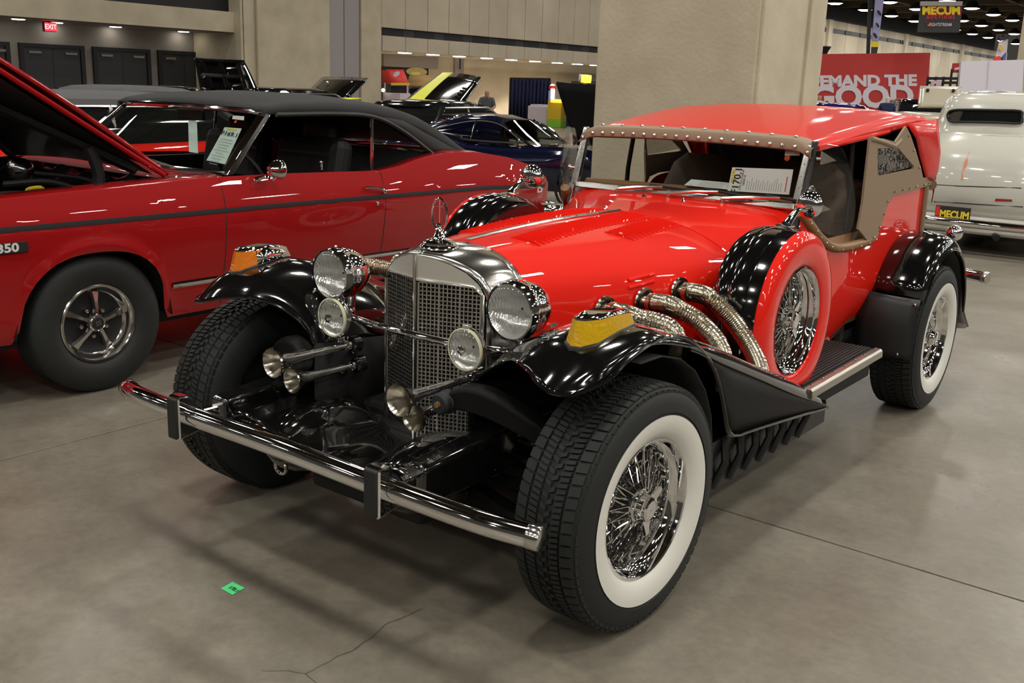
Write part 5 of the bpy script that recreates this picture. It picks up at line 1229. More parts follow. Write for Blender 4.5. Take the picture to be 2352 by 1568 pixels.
t, c, n = sheet('hang_tag', 'pale narrow tag hanging from the convertible rear-view mirror', 'tag', [sp3(391, 350)+V(0, .12, 0), sp3(412, 353)+V(0, .12, 0), sp3(411, 278)+V(0, .12, 0), sp3(391, 276)+V(0, .12, 0)], 'paper_teal')
p = SR.px(405, 258)[0]+V(0, .1, 0); MB().tube([p+V(0, 0, .04), p], .008, 6).box(p+V(.0, 0, -.01), (.24, .03, .06)).build('rear_mirror', 'interior_black', CONV, bevel=.01)
t, c, n = sheet('paper_tag', 'small white tag at the top right of the convertible windscreen', 'tag', [sp3(533, 273), sp3(560, 276), sp3(561, 267), sp3(535, 265)])
p = sp3(541, 279.5); o = MB().lathe([(.001, .001), (.009, .001), (.009, -.001)], p, (0, -1, .7), 14).build('sticker', 'orange_dot', smooth=0); tag(o, 'round orange inspection sticker on the convertible windscreen', 'sticker')
# ================================================================== the other cars
glass_mat('glass_mid', (.55, .60, .57), refl=.05); mat('navy_far', (.012, .012, .10), .15, coat=1); mat('glass_black', (.010, .012, .012), .04, coat=1)
mat('white_paint', (.62, .62, .56), .2, coat=1); mat('navy_paint', (.004, .006, .030), .12, coat=1); mat('yellow_stripe', (.80, .86, .02), .35)
mat('black_paint', (.006, .006, .006), .12, coat=1); mat('vinyl_grey', (.075, .075, .08), .55, bump=.2, bscale=120); mat('beige_paint', (.42, .38, .28), .3, coat=.6); mat('tail_streak', (.75, .28, .20), .4)
def atd(px, py, d): return CAMP+ray(px, py)*d
def bgcar(name, label, loc, rz, paint, roof=None, L=4.7, W=1.85, H=1.32, belt=.95, hood=.95, cab=(.30, .78), lower=.28, nowheel=False):
    "plain three-box car, local front = -Y"
    global LOCALMODE
    t = thing(name, label, 'car', loc, rz); LOCALMODE = True; w = W/2
    sec_ = []
    for (f, zt, k) in ((0, hood-.16, .80), (.015, hood-.05, .90), (.10, hood, .96), (.28, hood+.01, 1), (.45, belt, 1), (.75, belt+.02, 1), (.92, belt, .97), (.985, belt-.08, .92), (1, belt-.22, .85)):
        y = -L/2+L*f; ww = w*k
        half = [(ww*.86, lower), (ww*.96, lower+.10), (ww, lower+.32), (ww*.985, zt-.12), (ww*.94, zt-.02), (ww*.80, zt+.01), (ww*.4, zt+.025)]
        sec_.append([V(x, y, z) for x, z in half]+[V(-x, y, z) for x, z in reversed(half)])
    MB().loft(sec_, True).build('body', paint, t)
    y0, y1 = -L/2+L*cab[0], -L/2+L*cab[1]; gl = []
    for (z, a, b, x) in ((belt-.05, y0-.05, y1+.25, w*.88), (belt+.12, y0+.12, y1+.12, w*.84), (H-.10, y0+.42, y1-.18, w*.74), (H-.05, y0+.5, y1-.25, w*.70)):
        gl.append([V(s*x*k_, yy, z) for s, yy, k_ in ((1, a+.05, .92), (1, a+.12, 1), (1, b-.12, 1), (1, b-.05, .92), (-1, b-.05, .92), (-1, b-.12, 1), (-1, a+.12, 1), (-1, a+.05, .92))])
    MB().loft(gl, True).build('cabin_glass', 'glass_black', t, smooth=30)
    rf_ = []
    for (z, a, b, x) in ((H-.11, y0+.40, y1-.14, w*.765), (H-.05, y0+.46, y1-.2, w*.745), (H-.015, y0+.6, y1-.34, w*.65), (H, y0+.8, y1-.55, w*.45)):
        rf_.append([V(x*math.copysign(abs(math.cos(q))**.55, math.cos(q)), (a+b)/2+(b-a)/2*math.copysign(abs(math.sin(q))**.55, math.sin(q)), z) for q in [2*PI*k/28 for k in range(28)]])
    MB().loft(rf_, True).build('roof', roof or paint, t)
    for s in (1, -1):
        MB().tube([V(s*w*.885, y0+.02, belt-.02), V(s*w*.75, y0+.44, H-.11)], .022, 6).build('front_pillar', 'chrome_soft', t); MB().tube([V(s*w*.87, y1+.16, belt-.02), V(s*w*.75, y1-.22, H-.11)], .05, 6).build('rear_pillar', roof or paint, t)
        MB().tube([V(s*w*.765, y0+.44, H-.105), V(s*w*.765, y1-.2, H-.105)], .012, 6).build('drip_rail', 'chrome_soft', t)
        MB().tube([V(s*w*.86, (y0+y1)/2+.1, belt), V(s*w*.76, (y0+y1)/2+.1, H-.1)], .016, 6).build('window_post', 'chrome_soft', t)
    if not nowheel:
        for s in (1, -1):
            for f in (.18, .78):
                wo = MB().lathe([(.19, .10), (.28, .11), (.325, .09), (.33, .0), (.325, -.09), (.28, -.11), (.19, -.1)], (s*(w-.13), -L/2+L*f, .33), (s, 0, 0), 40).build('wheel', 'rubber', t)
                MB().lathe([(.19, .09), (.17, .10), (.1, .08), (.002, .09)], (s*(w-.13), -L/2+L*f, .33), (s, 0, 0), 28).build('hub_cap', 'chrome_soft', wo)
    MB().tube([V(-w*.9, -L/2+.1, .5), V(-w*.8, -L/2-.08, .5), V(w*.8, -L/2-.08, .5), V(w*.9, -L/2+.1, .5)], .05, 8).build('front_bumper', 'chrome', t)
    MB().tube([V(-w*.9, L/2-.1, .55), V(-w*.8, L/2+.08, .55), V(w*.8, L/2+.08, .55), V(w*.9, L/2-.1, .55)], .05, 8).build('rear_bumper', 'chrome', t)
    LOCALMODE = False
    return t

def lid(t, pts, thick, m, name='raised_bonnet', under=None, bow=.0):
    "raised panel: corner points tl, tr, br, bl in the world; thick along its normal away from the camera"
    a, b, c, d = [Vector(p) for p in pts]; n = (b-a).cross(d-a).normalized()
    if n.dot(CAMP-a) < 0: n = -n
    rows = [[a.lerp(b, u).lerp(d.lerp(c, u), v)+n*bow*math.sin(PI*u)*math.sin(PI*(.15+.7*v)) for u in [k/8 for k in range(9)]] for v in [k/6 for k in range(7)]]
    o = MB().grid(rows).build(name, m, t); md = o.modifiers.new('thickness', 'SOLIDIFY'); md.thickness = thick; md.offset = 0
    return o, rows, n
# red hardtop beyond the convertible
bgcar('red_hardtop', 'bright red hardtop with grey vinyl roof parked behind the dark red convertible', (-6.25, 2.05, 0), .0, 'scarlet', 'vinyl_grey', L=4.8, W=1.85, H=1.335, belt=.93, hood=.93, cab=(.24, .80))
# black car, bonnet up, underside toward us
t = bgcar('black_sedan', 'black car far left with its ribbed bonnet raised before the black doors', (-12.6, 7.3, 0), 1.265, 'black_paint', L=4.5, H=1.30)
c4 = [atd(447, 133, 16.1), atd(562, 140, 15.7), atd(598, 216, 14.9), atd(462, 216, 15.4)]
o, rows, n = lid(t, c4, .04, 'black_gloss', bow=-.05)
for (u0, v0, u1, v1) in ((.05, .1, .95, .12), (.15, .2, .22, .95), (.5, .2, .5, .9), (.85, .2, .8, .95), (.1, .55, .9, .58)):
    f = lambda u, v: c4[0].lerp(c4[1], u).lerp(c4[3].lerp(c4[2], u), v)+n*.03
    MB().tube([f(u0, v0), f((u0+u1)/2, (v0+v1)/2)-n*.01, f(u1, v1)], .045, 8).build('bonnet_rib', 'black_gloss', o)
# silver-edged roof just showing above the convertible roof
bgcar('grey_coupe', 'grey coupe whose chrome-edged roof shows just above the convertible roof', (-9.0, 4.25, 0), 0, 'vinyl_grey', L=4.1, W=1.75, H=1.345)
# black car with raised bonnet seen from behind
t = bgcar('black_coupe', 'black coupe with smooth raised bonnet in front of the concrete pier', (-14.6, 11.8, 0), PI, 'black_paint', L=4.5, H=1.30)
o, rows, n = lid(t, [atd(741, 178, 22.6), atd(846, 181, 22.2), atd(800, 228, 21.2), atd(690, 228, 21.7)], .04, 'black_gloss', bow=.03)
for q in ((752, 189), (808, 190)): MB().ball(atd(q[0], q[1], 22.05), .035, 8, 6).build('bonnet_pin', 'chrome', o)
# black car with the yellow stripe
t = bgcar('striped_coupe', 'black coupe with a wide yellow stripe up its raised vented bonnet', (-9.7, 10.8, 0), PI+.2, 'black_paint', L=4.6, H=1.22, belt=.88, hood=.88)
TL, TR, BR, BL = atd(1012, 170, 19.2), atd(1106, 180, 18.4), atd(1028, 294, 16.8), atd(928, 234, 17.6)
o, rows, n = lid(t, [TL, TR, BR, BL], .05, 'black_gloss', bow=.06)
nn = n
def fD(u, v): return TL.lerp(TR, u).lerp(BL.lerp(BR, u), v)+nn*(.06*math.sin(PI*u)*math.sin(PI*(.15+.7*v))+.03)
MB().grid([[fD(u, v) for u in (.06, .15, .25, .32)] for v in [k/8 for k in range(9)]]).build('yellow_stripe', 'yellow_stripe', o)
for k in range(7): MB().tube([fD(.80-.0*k, .32+.065*k), fD(.88, .30+.065*k)], .014, 6).build('bonnet_vent', 'rubber_dark', o)
q = fD(.2, 1)
MB().grid([[atd(x, y, 14.8) for x, y in ((742, 230), (790, 224))], [atd(x, y, 14.7) for x, y in ((775, 230), (830, 225))]]).build('roof_stripe', 'yellow_stripe', t, solid=.01)
# ---- midnight blue fastback, front towards the right
LOC = Vector((-6.28, 8.58, 0)); hx, hy = .97, .23
BLU = thing('blue_fastback', 'midnight blue fastback coupe with chrome-framed side window and raised bonnet, behind the convertible tail', 'car', LOC, math.atan2(hx, -hy))
LOCALMODE = True
sec_ = []
for (y, zt, w, zb_) in ((-2.15, .52, .55, .34), (-2.05, .66, .72, .28), (-1.7, .80, .84, .24), (-1.3, .87, .87, .24), (-.8, .86, .85, .24), (-.2, .83, .82, .24), (.4, .84, .83, .24), (.95, .90, .86, .24), (1.4, .90, .87, .26), (1.8, .82, .83, .30), (2.08, .70, .72, .36), (2.15, .60, .6, .42)):
    half = [(w*.85, zb_), (w*.97, zb_+.16), (w, zt-.26), (w*.97, zt-.10), (w*.84, zt-.005), (w*.6, zt-.015), (w*.25, zt-.02+(.03 if y < -.5 else 0))]
    sec_.append([V(x, y, z) for x, z in half]+[V(-x, y, z) for x, z in reversed(half)])
MB().loft(sec_, True).build('body', 'navy_paint', BLU)
# fastback roof shell
rows = []
for (y, z, w, zs_, ws) in ((-.55, .84, .62, .82, .66), (-.30, .98, .58, .83, .68), (-.02, 1.17, .50, .84, .70), (.25, 1.235, .47, .85, .70), (.6, 1.235, .48, .86, .71), (1.0, 1.15, .50, .88, .72), (1.4, 1.02, .48, .89, .68), (1.75, .87, .42, .82, .6)):
    rows.append([V(ws, y, zs_), V(ws*.97, y, zs_+(z-zs_)*.35), V(w+.06, y, zs_+(z-zs_)*.8), V(w-.08, y, z-.01), V(w*.4, y, z), V(-w*.4, y, z), V(-w+.08, y, z-.01), V(-w-.06, y, zs_+(z-zs_)*.8), V(-ws*.97, y, zs_+(z-zs_)*.35), V(-ws, y, zs_)])
MB().grid([cr(r, 3) for r in rows[2:]]).build('roof_shell', 'navy_paint', BLU)
MB().grid([cr(r, 3)[4:-4] for r in rows[:3]]).build('windscreen', 'glass_mid', BLU)
for s in (1, -1):
    MB().tube([V(.66*s, -.52, .84), V(.60*s, -.05, 1.12), V(.56*s, .0, 1.17)], .018, 8).build('windscreen_pillar', 'chrome', BLU)
    wnd = cr([V(.735*s, -.36, .90), V(.72*s, -.22, 1.04), V(.67*s, .02, 1.14), V(.655*s, .3, 1.165), V(.68*s, .62, 1.12), V(.725*s, .98, 1.02), V(.735*s, 1.02, .99), V(.745*s, .6, .93), V(.75*s, .5, .895), V(.75*s, 0, .885)], 4, closed=True)
    wo = MB(); wo.add(wnd, [list(range(len(wnd)))]); wo.build('side_window', 'glass_mid', BLU, smooth=0)
    MB().tube(wnd+[wnd[0]], .014, 8).build('window_frame', 'chrome', BLU)
    MB().tube([V(.745*s, .40, .90), V(.68*s, .36, 1.15)], .010, 6).build('window_bar', 'chrome', BLU)
    for f in (-1.35, 1.15):
        wo = MB().lathe([(.19, .09), (.28, .10), (.325, .085), (.33, .0), (.325, -.09), (.19, -.1)], (s*.74, f, .33), (s, 0, 0), 40).build('wheel', 'rubber', BLU); MB().lathe([(.19, .09), (.17, .10), (.1, .08), (.002, .09)], (s*.74, f, .33), (s, 0, 0), 28).build('hub_cap', 'chrome_soft', wo)
        MB().lathe([(.385, .0), (.36, .012), (.34, .01)], (s*.845, f, .34), (s, 0, 0), 40).build('arch_lip', 'rubber_dark', BLU)
FB = Surf(MB().grid([cr(r, 3) for r in rows[2:]]))
def fbp(x, y):
    h, n_ = FB.cast((x, y, 2), (0, 0, -1)); return h+V(0, .006, .012)
rw_ = cr([fbp(x, y) for x, y in ((-.30, .80), (0, .78), (.30, .80), (.44, .92), (.46, 1.1), (.34, 1.34), (.12, 1.52), (0, 1.55), (-.12, 1.52), (-.34, 1.34), (-.46, 1.1), (-.44, .92))], 4, closed=True); rwc = fbp(0, 1.1)
gm = MB(); gm.add(rw_+[rwc], [(i, (i+1) % len(rw_), len(rw_)) for i in range(len(rw_))]); gm.build('rear_window', 'glass_black', BLU)
MB().tube(rw_+[rw_[0]], .016, 8).build('rear_window_frame', 'chrome', BLU)
MB().lathe([(.002, .03), (.04, .028), (.07, .01), (.075, 0)], fbp(0, 1.66), (0, .4, 1), 20).build('fuel_cap', 'chrome', BLU)
c = V(-.33, -.05, .90); MB().tube([c+V(.18*math.cos(2*PI*k/24), .08*math.sin(2*PI*k/24), .16*math.sin(2*PI*k/24)) for k in range(25)], .011, 6, cap=False).build('steering_wheel', 'interior_black', BLU)
for x in (-.34, .34): MB().box((x, .45, .82), (.45, .16, .45), Matrix.Rotation(-.2, 3, 'X')).build('seat_back', 'interior_black', BLU, smooth=0, bevel=.05)
LOCALMODE = False

BLU.scale = (.9, .9, .9)
bpy.context.view_layer.update()
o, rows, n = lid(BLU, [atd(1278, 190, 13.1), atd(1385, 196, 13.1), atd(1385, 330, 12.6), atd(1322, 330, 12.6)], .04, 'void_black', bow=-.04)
o.matrix_parent_inverse = BLU.matrix_world.inverted()
# ---- white 1930s sedan, tail towards us
wc = -.41
WHT = thing('white_sedan', 'creamy white vintage sedan seen from behind, right of the scarlet roadster', 'car', (wc, 10.6, 0))
LV = [(.30, .84, 8.80, 12.6), (.44, .88, 8.66, 12.7), (.60, .90, 8.62, 12.7), (.66, .90, 8.62, 12.7), (.80, .885, 8.64, 12.6), (.95, .86, 8.70, 12.5), (1.08, .82, 8.80, 12.3), (1.17, .785, 8.93, 11.6), (1.22, .775, 9.0, 11.2), (1.40, .735, 9.06, 11.0), (1.50, .70, 9.10, 10.9), (1.56, .65, 9.16, 10.8), (1.60, .56, 9.30, 10.6), (1.62, .40, 9.55, 10.4), (1.625, .15, 9.8, 10.2)]
rings = []
for z, w, y0, y1 in LV:
    e = .42 if z < 1.1 else .5
    rings.append([V(wc+w*math.copysign(abs(math.cos(q))**e, math.cos(q)), (y0+y1)/2+(y1-y0)/2*math.copysign(abs(math.sin(q))**e, math.sin(q)), z) for q in [2*PI*(k+.5)/56 for k in range(56)]])
wb_ = MB().loft(rings, True); wb_.build('body', 'white_paint', WHT); WS = Surf(wb_)
def wpx(px, py): return WS.px(px, py)
wp = [wpx(x, y)[0] for x, y in ((2180, 275), (2178, 262), (2190, 253), (2230, 252), (2290, 253), (2345, 255), (2349, 268), (2345, 283), (2290, 281), (2230, 280), (2190, 279))]
MB().grid([[wpx(2180+166*k/14, (253+3*k/14)*(1-v)+(279+4*k/14)*v)[0]+V(0, -.014, .004) for k in range(15)] for v in (0, .33, .66, 1)]).build('rear_window', 'glass_black', WHT)
MB().tube([p+V(0, -.028, 0) for p in cr(wp, 3, closed=True)]+[wp[0]+V(0, -.028, 0)], .012, 6).build('window_rubber', 'rubber', WHT)
for P in ([(2148, 424), (2200, 427), (2260, 429), (2346, 432)], [(2145, 463), (2200, 466), (2260, 470), (2350, 475)], [(2148, 308), (2200, 309), (2270, 311), (2350, 314)]):
    pp = [wpx(x, y)[0]+V(0, -.001, 0) for x, y in P]; MB().tube(pp, .005, 5).build('panel_gap', 'joint_black' if P[0][1] > 400 else 'white_paint', WHT)
st = [wpx(x, y)[0]+V(0, -.004, 0) for x, y in ((2228, 346), (2221, 362), (2214, 375), (2210, 395), (2207, 414), (2211, 414), (2217, 392), (2223, 372))]
MB().add(st, [list(range(8))]).build('tail_streak', 'tail_streak', WHT, smooth=0)  # narrow reddish streak laid over the tail
rb_ = [wpx(x, y)[0]+V(0, -.006, 0) for x, y in ((2287, 456), (2325, 458), (2325, 463), (2285, 462))]; MB().add(rb_, [(0, 1, 2, 3)]).build('tail_badge', 'lens_red', WHT, smooth=0)
p = on(2188, 489, 'Y', 8.50)
MB().box(p, (.34, .015, .13)).build('number_plate', 'ink', WHT, smooth=0, bevel=.004)
text_mb('MECUM', .10, p+V(.02, -.009, -.018), (1, 0, 0), (0, 0, 1), .002, bold=.004, sx=.82).build('plate_letters', 'ink_yellow', WHT, smooth=0)
MB().box(p+V(-.145, -.009, .01), (.04, .002, .09)).build('plate_mark', 'ink_red', WHT, smooth=0)
bp2 = on(2250, 516, 'Y', 8.46).z
MB().tube(cr([(wc-.95, 8.62, bp2), (wc-.7, 8.50, bp2), (wc, 8.46, bp2), (wc+.7, 8.50, bp2), (wc+.95, 8.62, bp2)], 6), .045, 14).build('rear_bumper', 'chrome', WHT)
MB().box((wc, 8.72, .28), (1.6, .12, .18)).build('rear_apron', 'white_paint', WHT, smooth=0, bevel=.03)
MB().box((wc, 10.6, .24), (1.3, 3.4, .16)).build('chassis', 'rubber_dark', WHT, smooth=0)
for s in (1, -1):
    rf = []
    for k in range(13):
        a = PI*k/12; rf.append([V(wc+s*(x), 9.35+(.50+.02)*math.cos(a)*r_, .33+.50*math.sin(a)*r_) for x, r_ in ((.72, 1.06), (.86, 1.04), (.96, .98), (1.0, .86), (1.0, .78))])
    MB().grid([cr(r, 3) for r in rf]).build('rear_wing', 'white_paint', WHT, solid=.01)
    for y in (9.35, 12.0):
        wo = MB().lathe([(.19, .08), (.28, .09), (.33, .075), (.335, 0), (.33, -.075), (.19, -.08)], (wc+s*.80, y, .335), (s, 0, 0), 40).build('wheel', 'rubber', WHT); MB().lathe([(.19, .07), (.12, .09), (.002, .10)], (wc+s*.80, y, .335), (s, 0, 0), 24).build('hub_cap', 'chrome', wo)
MB().tube(cr([(wc+.18, 8.9, .20), (wc+.18, 8.7, .20), (wc+.22, 8.6, .19)], 4), .035, 10).build('tail_pipe', 'black_satin', WHT)
# ---- beige tail lid beyond the white sedan, far cars
t = bgcar('beige_wagon', 'beige car beyond the white sedan with its flat tail lid raised', (-2.9, 15.6, 0), PI, 'beige_paint', L=4.4, H=1.30)
a, b, c, d = atd(2113, 199, 16.5), atd(2208, 201, 16.5), atd(2206, 246, 16.2), atd(2108, 246, 16.2)
o, rows, n = lid(t, [a, b, c, d], .04, 'beige_paint', 'raised_lid')
for q in ((2131, 207), (2190, 208)): MB().ball(atd(q[0], q[1], 16.38), .03, 8, 6).build('lid_latch', 'black_satin', o)
p = on(1930, 240, 'Z', 1.2)
bgcar('far_blue_car', 'distant deep blue car in front of the red banner', (-7.9, 24.3, 0), .55, 'navy_far', L=4.6, W=1.8, H=1.33)
bgcar('far_black_car', 'distant black shiny car between the red banner and the beige lid', (-8.7, 33.6, 0), .55, 'black_paint', L=4.5, W=1.8, H=1.50)
# ================================================================== stands, banners and people at the back
mat('banner_red', (.46, .025, .022), .6); mat('letter_white', (.66, .60, .66), .6); mat('panel_white', (.62, .58, .66), .5); mat('navy_cloth', (.012, .014, .055), .85, bump=.3, bscale=20)
mat('awning_red', (.70, .03, .025), .5); mat('straw', (.45, .29, .12), .9, bump=.8, bscale=30); mat('oval_tan', (.62, .42, .18), .5); mat('oval_yellow', (.72, .68, .12), .5)
mat('cart_yellow', (.70, .50, .03), .5); mat('cart_green', (.25, .55, .05), .5); mat('lit_yellow', (.9, .6, .1), .4, emis=(1, .55, .06), estr=1.6); mat('lit_white', (1, 1, 1), .4, emis=(1, .9, .75), estr=4)
mat('lavender', (.36, .36, .62), .5); mat('sign_black', (.018, .018, .02), .5); mat('sign_orange', (.85, .16, .02), .5); mat('sign_blue', (.05, .11, .5), .5); mat('gold', (.60, .38, .05), .4)
mat('skin', (.48, .24, .17), .5); mat('hair_white', (.62, .57, .52), .7); mat('shirt_grey', (.085, .09, .10), .8); mat('shirt_navy', (.018, .022, .075), .8); mat('trousers', (.03, .03, .04), .8); mat('pink_panel', (.62, .45, .55), .5)
def quadthing(name, label, cat, px, d, m, thick=.05, part='panel'):
    "upright board given by photo corners tl, tr, br, bl at one depth"
    P = [atd(x, y, d) for x, y in px]; t = thing(name, label, cat, ((P[2]+P[3])/2))
    n = (P[1]-P[0]).cross(P[3]-P[0]).normalized()
    if n.dot(CAMP-P[0]) < 0: n = -n
    MB().prism(P, -n*thick).build(part, m, t, smooth=0)
    return t, P, n
def lay(t, P, n, txt, cx, cy, d, h, m, name, bold=0., sx=1., off=.01):
    "lettering on a board, centred at photo pixel cx,cy, cap height h pixels"
    r = (P[1]-P[0]).normalized(); u = n.cross(r).normalized()
    if u.z < 0: u = -u
    tt = (P[0]-CAMP).dot(n)/ray(cx, cy).dot(n); o = CAMP+ray(cx, cy)*tt
    return text_mb(txt, h*d/FPX/.70, o+n*off, r, u, .002, bold=bold, sx=sx).build(name, m, t, smooth=0)
def legs(t, P, z0=0.):
    for p in (P[3], P[2]): MB().tube([V(p.x, p.y, z0), p+V(0, 0, .1)], .04, 8).build('leg', 'sign_black', t)
# red banner wall
t, P, n = quadthing('banner_wall', 'long red banner reading DEMAND THE GOOD across the far aisle', 'banner', [(1886, 124), (2137, 121), (2128, 262), (1868, 262)], 40, 'banner_red', .1, 'banner_cloth')
legs(t, P)
lay(t, P, n, 'DEMAND THE', 1979, 187, 40, 24, 'letter_white', 'lettering', .03, 1.16); lay(t, P, n, 'GOOD', 1980, 225, 40, 48, 'letter_white', 'lettering', .05, 1.10, .03)
# loudspeaker on a pole at its corner
p = atd(1895, 112, 41); t = thing('pole_speaker', 'small black loudspeaker on a pole at the red banner corner', 'speaker', (p.x, p.y, 0))
MB().tube([V(p.x, p.y, 0), p], .05, 8).build('pole', 'sign_black', t); MB().lathe([(.22, .10), (.24, .06), (.16, -.06), (.10, -.2), (.02, -.2)], p, (0, 0, 1), 16).build('speaker_head', 'sign_black', t)
# tall feather banner and its dark post
t, P, n = quadthing('tall_banner', 'tall lavender vertical banner with yellow band hanging left of the black sign', 'banner', [(2013, -30), (2034, -30), (2018, 94), (2003, 94)], 46, 'lavender', .06, 'banner_cloth')
Q = [atd(x, y, 45.9) for x, y in ((2003, 95), (2019, 95), (2017, 108), (2002, 108))]; MB().prism(Q, -n*.05).build('yellow_band', 'ink_yellow', t, smooth=0)
Q = [atd(x, y, 45.9) for x, y in ((2002, 108), (2017, 108), (2014, 124), (2001, 124))]; MB().prism(Q, -n*.05).build('black_band', 'sign_black', t, smooth=0)
for (x0, y0, r) in ((2019, 30, 3.5), (2015, 58, 3), (2010, 82, 3.5)): MB().disc(atd(x0, y0, 45.8)+n*.02, n, r*46/FPX, 12, ry=r*2.2*46/FPX).build('print', 'trousers', t, smooth=0)
Q = [atd(x, y, 46.2) for x, y in ((1996, -20), (2004, -20), (1998, 122), (1991, 122))]; MB().prism(Q, -n*.1).build('post', 'sign_black', t, smooth=0)
MB().tube([atd(1994, 118, 46.2), V(*atd(1994, 118, 46.2).xy, 0)], .06, 6).build('post_foot', 'sign_black', t)
# hanging auction sign
t, P, n = quadthing('hanging_sign', 'black hanging sign with yellow MECUM lettering below the ceiling lamps', 'sign', [(2116, 10), (2211, 10), (2204, 74), (2108, 74)], 38, 'sign_black', .08)
Q = [atd(x, y, 37.9) for x, y in ((2115, 3), (2212, 3), (2210, 13), (2115, 13))]; MB().prism(Q, -n*.08).build('header_bar', 'wall_mauve', t, smooth=0)
lay(t, P, n, 'MECUM', 2162, 26, 38, 18, 'ink_red', 'lettering_shadow', .03, .98, .012); lay(t, P, n, 'MECUM', 2161, 25, 38, 18, 'ink_yellow', 'lettering', .018, .98, .02)
lay(t, P, n, 'A U C T I O N S', 2160, 40, 38, 7, 'ink_red', 'lettering', .008, .93, .012); lay(t, P, n, 'LIGHTSTREAM', 2160, 57, 38, 7, 'letter_white', 'lettering', .003, .80, .012)
q = [atd(x, y, 37.95) for x, y in ((2129, 60), (2136, 52), (2139, 53), (2136, 60))]; MB().prism(q, n*.01).build('orange_mark', 'sign_orange', t, smooth=0)
MB().tube([P[0].lerp(P[1], .1), V(*P[0].lerp(P[1], .1).xy, CEIL)], .015, 5).build('hanger', 'sign_black', t); MB().tube([P[0].lerp(P[1], .9), V(*P[0].lerp(P[1], .9).xy, CEIL)], .015, 5).build('hanger', 'sign_black', t)
# white booth wall, shaped sign standing behind it, small red panel
t, P, n = quadthing('booth_wall', 'plain pale lavender-white booth wall at the right edge', 'booth wall', [(2208, 141), (2352, 137), (2345, 262), (2198, 262)], 26, 'panel_white', .1); legs(t, P)
Q = [atd(2273, 139, 25.98), atd(2264, 255, 25.98)]; MB().tube(Q, .012, 5).build('seam', 'letter_white', t)
t, P, n = quadthing('shaped_sign', 'white cut-out sign with a gold crest above the booth wall', 'sign', [(2296, 96), (2316, 88), (2312, 125), (2286, 138)], 30, 'letter_white', .05)
for (q, m_, nm) in (([(2294, 80), (2298, 94), (2317, 88), (2319, 78), (2303, 84)], 'trousers', 'dark_top'), ([(2284, 131), (2298, 128), (2300, 146), (2281, 146)], 'awning_red', 'red_base'), ([(2305, 126), (2311, 120), (2309, 140), (2304, 140)], 'sign_blue', 'blue_base')):
    MB().prism([atd(x, y, 29.95) for x, y in q], -n*.05).build(nm, m_, t, smooth=0)
MB().disc(atd(2300, 110, 29.9), n, 5*30/FPX, 16, ry=8*30/FPX).build('crest', 'gold', t, smooth=0)
q = atd(2298, 140, 30); MB().tube([q, V(q.x, q.y, 0)], .04, 6).build('post', 'sign_black', t)
t, P, n = quadthing('red_signboard', 'small red signboard left of the pale booth wall', 'sign', [(2189, 145), (2206, 145), (2204, 166), (2186, 166)], 34, 'banner_red', .05); legs(t, P)
MB().prism([atd(x, y, 33.9) for x, y in ((2193, 156), (2204, 154), (2204, 160), (2192, 161))], n*.01).build('white_print', 'letter_white', t, smooth=0)
t, P, n = quadthing('pink_poster', 'small pink poster board between the red banner and the booth wall', 'poster', [(2140, 185), (2163, 184), (2161, 203), (2137, 203)], 36, 'pink_panel', .05); legs(t, P)
MB().disc(atd(2148, 195, 35.9), n, 2.5*36/FPX, 12).build('print', 'trousers', t, smooth=0)
t = thing('display_rack', 'low dark display rack behind the pink poster', 'rack', atd(2165, 215, 37)*1-V(0, 0, atd(2165, 215, 37).z))
for y in (180, 190): MB().tube([atd(2132, y, 37), atd(2202, y, 37)], .05, 6).build('rail', 'sign_black', t)
for x in (2132, 2150, 2168, 2185, 2202): MB().tube([atd(x, 176, 37), V(*atd(x, 176, 37).xy, 0)], .05, 6).build('post', 'sign_black', t)
# ---- food stands by the long wall
D1 = 34
t = thing('awning_stall', 'red awning food stall at the left of the concession opening', 'stall', V(*atd(908, 220, D1).xy, 0))
aw = []
for k in range(7):
    a = k/6; aw.append([atd(x+dx*a, 163+30*a, D1-.5*math.sin(a*PI/2)) for x, dx in ((886, 12), (905, 12), (927, 12))])
ao = MB().grid(aw).build('awning', 'awning_red', t, solid=.05)
MB().grid([[atd(877, 161, D1+.5), atd(886, 163, D1)], [atd(877, 192, D1+.5), atd(898, 193, D1-.5)]]).build('awning_side', 'awning_red', t, solid=.05)
MB().disc(atd(911, 170, D1-.6), V(.6, -.75, .2), 8*D1/FPX, 16, ry=5*D1/FPX).build('awning_emblem', 'letter_white', t, smooth=0)
MB().prism([atd(x, y, D1-.6) for x, y in ((898, 190), (938, 190), (938, 196), (898, 196))], V(0, .05, 0)).build('awning_valance', 'cart_yellow', t, smooth=0)
for x in (884, 936): MB().tube([atd(x, 190, D1), V(*atd(x, 190, D1).xy, 0)], .03, 6).build('post', 'letter_white', t)
MB().prism([atd(x, y, D1) for x, y in ((884, 214), (938, 214), (938, 218), (884, 218))], V(0, .1, 0)).build('yellow_rail', 'cart_yellow', t, smooth=0)
MB().box(V(*atd(911, 230, D1).xy, .55), (.8, .5, 1.1)).build('counter', 'letter_white', t, smooth=0, bevel=.02)
MB().prism([atd(x, y, D1+.1) for x, y in ((898, 197), (933, 197), (933, 213), (898, 213))], V(0, .1, 0)).build('menu_panel', 'trousers', t, smooth=0)
MB().ball(atd(880, 207, D1-.3), .06, 10, 8).build('lamp', 'lit_white', t)
t = thing('thatch_kiosk', 'straw-thatched kiosk below an oval tan and yellow sign', 'kiosk', V(*atd(965, 220, D1+2.2).xy, 0))
th = [[atd(x, y, D1+2.2-.4*k) for x, y in row] for k, row in enumerate((((942, 176), (965, 175), (990, 178)), ((938, 188), (965, 186), (994, 190)), ((935, 200), (965, 200), (997, 202))))]
MB().grid(th).build('thatch', 'straw', t, solid=.08)
